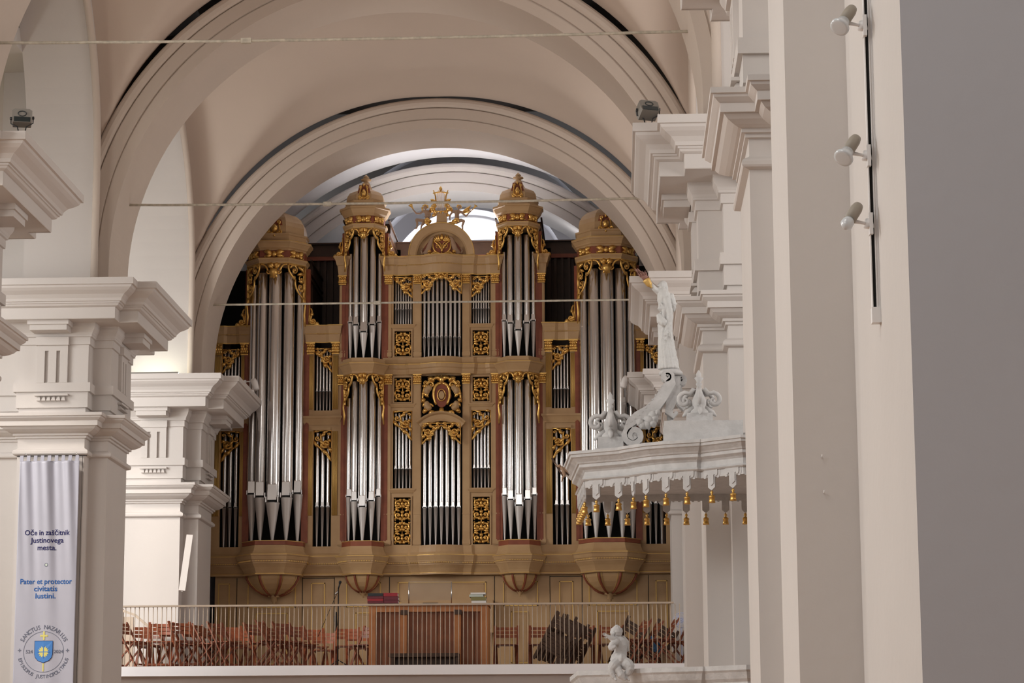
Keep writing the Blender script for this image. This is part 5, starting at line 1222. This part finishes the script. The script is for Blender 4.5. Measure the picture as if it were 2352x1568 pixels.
tb = MB(); tb.lathe([(.0, 0.02), (.006, 0.0), (.014, -.008), (.016, -.02), (.008, -.032), (.012, -.038), (.030, -.05), (.032, -.062), (.026, -.066), (.030, -.10), (.034, -.118), (.0, -.115)], 0, 0, 12)
tm = None
for k, c in enumerate(tass):
    if tm is None: o = tm = tb.build('tassel', M['gold'], cn)
    else: o = tm.copy(); COL.objects.link(o)
    o.location = (c.x - CC[0], c.y - CC[1], 5.165 - 5.14)
# scroll brackets rising to the pedestal
YM = 24.75
def pp(x, y, dy=0): v = at(1300 + x / 3.41, 600 + y / 3.41, YM); return Vector((v.x - CC[0], v.y + dy - CC[1], v.z - 5.14))
def ribbon(pts, wd, th, name, m='stone', dy=0.0, U=None):
    """scroll of constant depth: a band of width wd along pts, th deep"""
    b = MB(); P_ = [pp(x, y, dy) for x, y in pts]; n = len(P_); vs = []
    for i in range(n):
        t = (P_[min(i + 1, n - 1)] - P_[max(i - 1, 0)]).normalized(); nn = Vector((-t.z, 0, t.x)); w = wd[i] / 2 if hasattr(wd, '__len__') else wd / 2
        for a, d in ((w, -th / 2), (-w, -th / 2), (-w, th / 2), (w, th / 2)): q_ = P_[i] + nn * a; vs.append((q_.x, q_.y + d, q_.z))
    b.add(vs, [(4 * j + i, 4 * j + (i + 1) % 4, 4 * j + 4 + (i + 1) % 4, 4 * j + 4 + i) for j in range(n - 1) for i in range(4)] + [(0, 3, 2, 1), (4 * n - 4, 4 * n - 3, 4 * n - 2, 4 * n - 1)])
    return b, P_
def vol(cx, cy, r, a0, turns, d=1, n=18): return [(cx + r * (1 - .82 * i / n) * math.cos(a0 + d * 2 * PI * turns * i / n), cy + r * (1 - .82 * i / n) * math.sin(a0 + d * 2 * PI * turns * i / n)) for i in range(n + 1)]
low = vol(530, 1372, 74, PI, 1.4, -1)[::-1]; up_ = vol(790, 915, 42, PI * .1, 1.35, -1)
path = low + [(475, 1330), (500, 1280), (560, 1230), (640, 1190), (700, 1140), (745, 1080), (790, 1010), (822, 960)] + up_
wds = [.062] * len(low) + [.06, .09, .11, .12, .12, .115, .11, .10] + [.05] * len(up_)
b, _ = ribbon(path, wds, .15, 'x', dy=-.05); 
for i in range(12): t = i / 11; q0 = pp(475 + 300 * t ** .9, 1290 - 330 * t ** 1.25, -.12); b.box(q0.x - .008, q0.x + .008, q0.y - .01, q0.y + .01, q0.z, q0.z + .016)
fixn(b.build('scroll_bracket', M['stone'], cn))
b = MB()
for cx, cy, r in ((530, 1372, 50), (790, 915, 44)):
    c = pp(cx, cy, -.05); b.tube([(c.x, c.y - .066, c.z), (c.x, c.y + .07, c.z)], r / 3.41 / 226, 16)
b.build('volute_eyes', M['stone'], cn)
path = vol(905, 925, 40, PI * .9, 1.3, 1)[::-1] + [(868, 960), (880, 1040), (900, 1100), (940, 1140)]
b, _ = ribbon(path, [.045] * 19 + [.09, .10, .09, .07], .14, 'x', dy=.12); fixn(b.build('scroll_bracket', M['stone'], cn))
path = [(860, 900), (850, 980), (835, 1060), (815, 1130), (800, 1180), (840, 1215), (870, 1180)]
b, _ = ribbon(path, [.10, .12, .11, .09, .07, .05, .03], .12, 'x', dy=.02); fixn(b.build('scroll_bracket', M['stone'], cn))
path = vol(915, 1300, 45, 0, 1.2, 1)[::-1] + [(960, 1280), (1000, 1330), (985, 1380)]
b, _ = ribbon(path, [.03] * 19 + [.06, .07, .05], .12, 'x', dy=.2); fixn(b.build('scroll_bracket', M['stone'], cn))
b = MB(); a, c = pp(815, 1160), pp(815, 1425); b.tube([(a.x, a.y + .05, c.z), (a.x, a.y + .05, a.z)], .033, 8); b.build('support_post', M['stone'], cn)
b = MB()
for x0, y0, x1, y1 in ((600, 1250, 700, 1290), (640, 1225, 725, 1235), (560, 1290, 630, 1330), (650, 1260, 690, 1320), (600, 1270, 650, 1335), (660, 1235, 715, 1275), (545, 1260, 600, 1310), (690, 1200, 730, 1220)):
    emb = [leaf((0, 0), ((x1 - x0) / 3.41 / 226, -(y1 - y0) / 3.41 / 226), .028, .3)]; o_ = pp(x0, y0, -.10); emboss(b, emb, o_, X1, NN)
b.build('acanthus_leaves', M['stone'], cn)
# plinth of the saint
c = pp(820, 862); b = MB(); b.lathe([(.0, c.z - .045), (.10, c.z - .045), (.122, c.z - .035), (.122, c.z - .01), (.11, c.z), (.10, c.z + .015), (.0, c.z + .015)], c.x, c.y, 24); b.build('statue_plinth', M['stone'], cn)
# the two leafy finials
def finial(x, yb_, yt, w, dy):
    z0 = pp(x, yb_).z; z1 = pp(x, yt).z; cx = pp(x, yb_).x; h = z1 - z0; yy = dy; b = MB()
    b.box(cx - w * .55, cx + w * .55, yy - w * .5, yy + w * .5, -.14 + .66 - .0, z0 + .03); b.lathe([(w * .42, z0 + .03), (w * .40, z0 + .06), (w * .26, z0 + .09), (w * .30, z0 + .13), (w * .30, z0 + h * .36), (w * .18, z0 + h * .5), (w * .09, z0 + h * .66), (w * .14, z0 + h * .70), (w * .08, z0 + h * .74), (w * .20, z0 + h * .83), (w * .10, z0 + h * .86), (w * .11, z0 + h * .92), (.004, z1)], cx, yy, 12)
    for a in (0, PI / 2, PI, 1.5 * PI, PI / 4, 3 * PI / 4):
        ca, sa = math.cos(a), math.sin(a)
        S = [(x_, z_) for x_, z_ in spiral(w * .62, z0 + h * .36, w * .34, PI * .5, 1.1, d=-1)][::-1] + [(w * .40, z0 + h * .50), (w * .22, z0 + h * .60)]
        b.tube([(cx + x_ * ca, yy + x_ * sa, z_) for x_, z_ in S], [.012] * 6 + [.024] * (len(S) - 6), 6)
        b.tube([(cx + x_ * ca, yy + x_ * sa, z_) for x_, z_ in ((w * .22, z0 + .10), (w * .55, z0 + h * .10), (w * .72, z0 + h * .02))], [.03, .028, .008], 6)
    b.build('finial', M['stone'], cn)
finial(350, 1405, 1020, .235, -.18); finial(1035, 1270, 905, .235, -.62)
b = MB(); c = pp(350, 1440); b.box(c.x - .10, c.x + .10, -.28, -.08, 5.66 - 5.14, c.z + .04); b.box(c.x - .16, c.x + .50, -.36, .02, 5.66 - 5.14, c.z - .05); c2 = pp(1035, 1330); b.box(c2.x - .36, c2.x + .42, -.95, -.30, 5.66 - 5.14, c2.z - .0); b.build('finial_base', M['stone'], cn)
# ---- the saint
YSa = 24.75
def s_(x, y, dy=0): return P(1300 + x / 3.41, 600 + y / 3.41, YSa, dy)
L = [([s_(765, 245), s_(765, 300), s_(772, 345)], [.060, .070, .060]), ([s_(775, 345), s_(780, 400), s_(778, 460), s_(775, 520)], [.060, .062, .075, .075]),
     ([s_(775, 500), s_(780, 600), s_(790, 700), s_(800, 800), s_(804, 838)], [.075, .078, .085, .092, .097]),
     ([s_(765, 235), s_(720, 235), s_(690, 215, -.02), s_(672, 190, -.03)], [.050, .036, .028, .022]),
     ([s_(810, 265, .03), s_(835, 330, .05), s_(845, 380, .06)], [.05, .045, .02]),
     ([s_(785, 300, -.05), s_(808, 390, -.07), s_(815, 440, -.08)], [.040, .036, .034]), ([s_(815, 440, -.08), s_(805, 510, -.09), s_(785, 560, -.10)], [.036, .028, .020]),
     ([s_(772, 500, -.10), s_(745, 470, -.06), s_(735, 430, -.04)], [.04, .05, .04]),
     ([s_(755, 205, .02), s_(750, 190, .02)], [.042, .040])]
for i in range(11):     # folds of the robe
    a = PI * (i / 10) - PI; x0 = 790 + 60 * math.cos(a); x1 = 804 + 74 * math.cos(a + .06)
    L.append(([s_(778 + 48 * math.cos(a), 560, .060 * math.sin(a)), s_(x0, 700, .080 * math.sin(a)), s_(x1 * 1.0, 842, .098 * math.sin(a))], [.012, .015, .018]))
for i in range(5): L.append(([s_(735 + i * 18, 345, -.06), s_(728 + i * 17, 385, -.075), s_(740 + i * 14, 400, -.07)], [.014, .018, .010]))
for i in range(9):
    t = i / 8; L.append(([s_(742 + 14 * t, 330 + 8 * i, -.07), s_(760 + 10 * t, 380 + 14 * i, -.085), s_(800 - 6 * i, 420 + 10 * i, -.075)], [.006, .010, .005]))
for i in range(7):
    L.append(([s_(760 + i * 9, 530 + i * 6, -.068), s_(748 + i * 13, 650, -.082 + .012 * abs(i - 3) ** 1.2 * .4), s_(740 + i * 20, 846, -.098 + .008 * abs(i - 3) ** 1.5)], [.006, .010, .012]))
sa = figure('saint_statue', L, 'statue', None, .0055, (s_(808, 850).x, s_(808, 850).y, s_(808, 845).z), smooth=1, hewn=(.035, .012)); sa.location = (s_(808, 850).x, s_(808, 850).y, s_(808, 845).z)
tag(sa, 'white robed saint statue raising a torch on top of the pulpit canopy', 'statue')
o0 = Vector(sa.location)
H = s_(752, 190, .02) - o0; face = [([H], [.046]), ([H + Vector((-.030, -.03, .004)), H + Vector((-.046, -.036, -.006))], [.008, .009]), ([H + Vector((-.02, -.03, -.03))], [.018])]
figure('head', [([tuple(p) for p in a], r) for a, r in face], 'statue', sa, .005)
figure('hair', [([tuple(H + Vector((.012, .012, .012)))], [.047]), ([tuple(H + Vector((.03, .02, -.01))), tuple(H + Vector((.05, .03, -.07)))], [.035, .02])], 'statue', sa, .006)
def hand(parent, W, d, curl, name='hand', m='statue', sc=1.0, n_=Vector((0, -1, 0))):
    """palm, four bent fingers of different lengths and a thumb leaving the side of the palm"""
    d = d.normalized(); sdir = d.cross(n_).normalized(); L = [([tuple(W), tuple(W + d * .022 * sc), tuple(W + d * .045 * sc)], [.012 * sc, .019 * sc, .018 * sc])]
    for k, ln in enumerate((.040, .046, .043, .034)):
        p = W + d * .045 * sc + sdir * (k - 1.5) * .0095 * sc; q1 = p + d * ln * .45 * sc + n_ * .006 * curl * sc; q2 = q1 + (d * (1 - .6 * curl) + n_ * .7 * curl).normalized() * ln * .35 * sc; q3 = q2 + (d * (.5 - curl) + n_ * curl).normalized() * ln * .3 * sc
        L.append(([tuple(p), tuple(q1), tuple(q2), tuple(q3)], [.0062 * sc, .0056 * sc, .005 * sc, .004 * sc]))
    p = W + d * .012 * sc + sdir * .016 * sc * -1; L.append(([tuple(p), tuple(p - sdir * .014 * sc + d * .014 * sc), tuple(p - sdir * .018 * sc + d * .032 * sc)], [.0075 * sc, .0065 * sc, .0048 * sc]))
    return figure(name, L, m, parent, .0028, n=8, smooth=1)
hand(sa, s_(672, 192, -.03) - o0, Vector((-.5, -.1, .8)), .8, sc=1.05)
hand(sa, s_(785, 560, -.12) - o0, Vector((-.25, -.1, -1)), .25, sc=1.15)
b = MB(); A = s_(668, 215, -.05) - o0; B_ = s_(580, 75, -.05) - o0; d = B_ - A
b.tube([A, A + d * .08, A + d * .12, A + d * .16, A + d * .24, A + d * .36, A + d * .46, A + d * .48], [.012, .012, .024, .030, .034, .036, .041, .026], 14); b.build('torch', M['golddull'], sa)
b = MB(); 
b.tube([A + d * .47, A + d * .52, A + d * .66, A + d * .80, A + d * .86], [.024, .032, .034, .024, .006], 10)
for i in range(16):
    a = i * .7; f_ = .50 + .024 * i; r0 = Vector((math.cos(a) * .026, math.sin(a) * .026, 0)); s0 = A + d * f_; b.tube([s0 + r0 * .8, s0 + d * .06 + r0 * 1.6, s0 + d * (.10 + .02 * (i % 3)) + r0 * 1.5, s0 + d * (.18 + .03 * (i % 3)) + r0 * 2.2], [.010, .010, .007, .0015], 6)
b.build('flame', M['flame'], sa)
# ---- small carved crucifix at the left corner of the canopy
a = at(1290, 1078, 25.0); e = empty('crucifix', a); tag(e, 'small brown and gilt carved crucifix leaning out from the left corner of the pulpit canopy', 'crucifix')
b = MB(); b.bar((.075, .0, -.06), (-.03, 0, .03), .02, .02); b.bar((-.10, 0, .12), (.02, 0, -.08), .018, .018); b.build('cross', M['brown'], e)
figure('corpus', [([(.0, -.02, .02), (.02, -.02, -.03), (.03, -.02, -.06)], [.018, .02, .016]), ([(.03, -.02, -.06), (.01, -.03, -.09), (.0, -.02, -.13)], [.014, .012, .007]), ([(-.005, -.02, .02), (-.04, -.02, .03), (-.07, -.02, .06)], [.010, .008, .005]), ([(.02, -.02, .015), (.05, -.02, -.02), (.07, -.02, -.04)], [.010, .008, .005]), ([(-.02, -.03, .035)], [.017])], 'flesh', e, .003)
# ---- the pulpit below
pu = empty('pulpit', (CC[0], CC[1], 2.0)); tag(pu, 'grey white stucco pulpit parapet with moulded rim at the bottom right, below the canopy', 'pulpit')
b = MB(); b.sweep(CP, [(-.08, 2.0), (-.08, 2.9), (-.02, 2.96), (-.03, 3.02), (-.03, 3.22), (.0, 3.25), (.02, 3.27), (.02, 3.30), (.05, 3.33), (.08, 3.39), (.10, 3.41), (.10, 3.455), (-.2, 3.47)], capt=True)
b.v = [(x - CC[0], y - CC[1], z - 2.0) for x, y, z in b.v]; fixn(b.build('rim', M['stone'], pu))
b = MB(); b.lathe([(.0, 0), (.25, 0), (.28, .1), (.20, .2), (.22, 1.3), (.5, 1.7), (.9, 1.98), (.9, 2.0)], 0, 0, 16); b.v = [(x, y, z - 2.0) for x, y, z in b.v]; b.build('foot', M['stone'], pu)
# ---- cherub on the rim
YK = 24.18
def k_(x, y, dy=0): return P(1320 + x / 5.6, 1420 + y / 5.6, YK, dy)
K = [([k_(535, 175)], [.062]), ([k_(500, 190, -.03), k_(485, 205, -.045)], [.035, .020]), ([k_(550, 235), k_(560, 262)], [.034, .036]),
     ([k_(575, 285), k_(590, 350), k_(590, 420), k_(575, 490)], [.060, .066, .062, .075]), ([k_(560, 280), k_(620, 290)], [.045, .035]),
     ([k_(545, 285, -.04), k_(490, 268, -.08), k_(440, 245, -.10)], [.034, .030, .020]), ([k_(432, 243, -.10), k_(428, 215, -.10)], [.010, .006]), ([k_(440, 245, -.10), k_(420, 235, -.11)], [.016, .009]),
     ([k_(540, 300, -.06), k_(480, 345, -.10), k_(462, 385, -.11)], [.036, .034, .030]), ([k_(462, 385, -.11), k_(480, 395, -.12), k_(520, 370, -.12)], [.030, .026, .018]),
     ([k_(575, 490), k_(560, 560, -.02), k_(545, 585, -.03)], [.080, .085, .070]), ([k_(600, 560, -.02), k_(690, 600, -.08), k_(722, 640, -.10)], [.070, .058, .045]), ([k_(722, 640, -.10), k_(690, 700, -.09), k_(640, 745, -.08)], [.042, .036, .026]),
     ([k_(545, 570, -.06), k_(490, 620, -.12), k_(468, 660, -.12)], [.062, .050, .040]), ([k_(468, 660, -.12), k_(480, 720, -.13), k_(510, 770, -.14)], [.038, .032, .022]), ([k_(510, 770, -.14), k_(535, 800, -.16)], [.018, .012]), ([k_(640, 745, -.08), k_(700, 800, -.12)], [.024, .012]),
     ([k_(500, 555, -.05), k_(600, 530, -.07), k_(650, 560, -.05)], [.045, .055, .04]), ([k_(555, 660, -.12), k_(600, 740, -.13), k_(650, 800, -.14)], [.035, .038, .012]), ([k_(560, 640, -.1), k_(545, 700, -.12)], [.04, .03])]
ck = figure('cherub_statue', K, 'stone', None, .0045, k_(590, 560), smooth=1, hewn=(.03, .006)); ck.location = k_(590, 560); tag(ck, 'grey white cherub statue kneeling on the pulpit rim and pointing to the left', 'statue')
o0 = Vector(ck.location); K2 = []
for i in range(16): a = i * 2.4; K2.append(([tuple(k_(540 + 38 * math.cos(a) * (i / 16) ** .5 + 6, 160 + 42 * math.sin(a) * (i / 16) ** .5, .02 * math.cos(i)) - o0)], [.030]))
figure('hair', K2, 'stone', ck, .005, smooth=1, hewn=(.012, .012))
figure('face', [([tuple(k_(505, 195, -.055) - o0)], [.014]), ([tuple(k_(490, 178, -.05) - o0), tuple(k_(486, 190, -.055) - o0)], [.009, .010]), ([tuple(k_(500, 215, -.04) - o0)], [.016])], 'stone', ck, .004)
figure('wing', [([tuple(k_(615, 235, .06) - o0), tuple(k_(650, 300, .08) - o0), tuple(k_(680, 410, .09) - o0)], [.025, .040, .018]), ([tuple(k_(610, 290, .06) - o0), tuple(k_(640, 330, .07) - o0), tuple(k_(670, 360, .08) - o0)], [.03, .035, .02])], 'stone', ck, .006)
hand(ck, k_(440, 245, -.10) - o0, Vector((-.6, -.1, .35)), .4, m='stone', sc=.8)
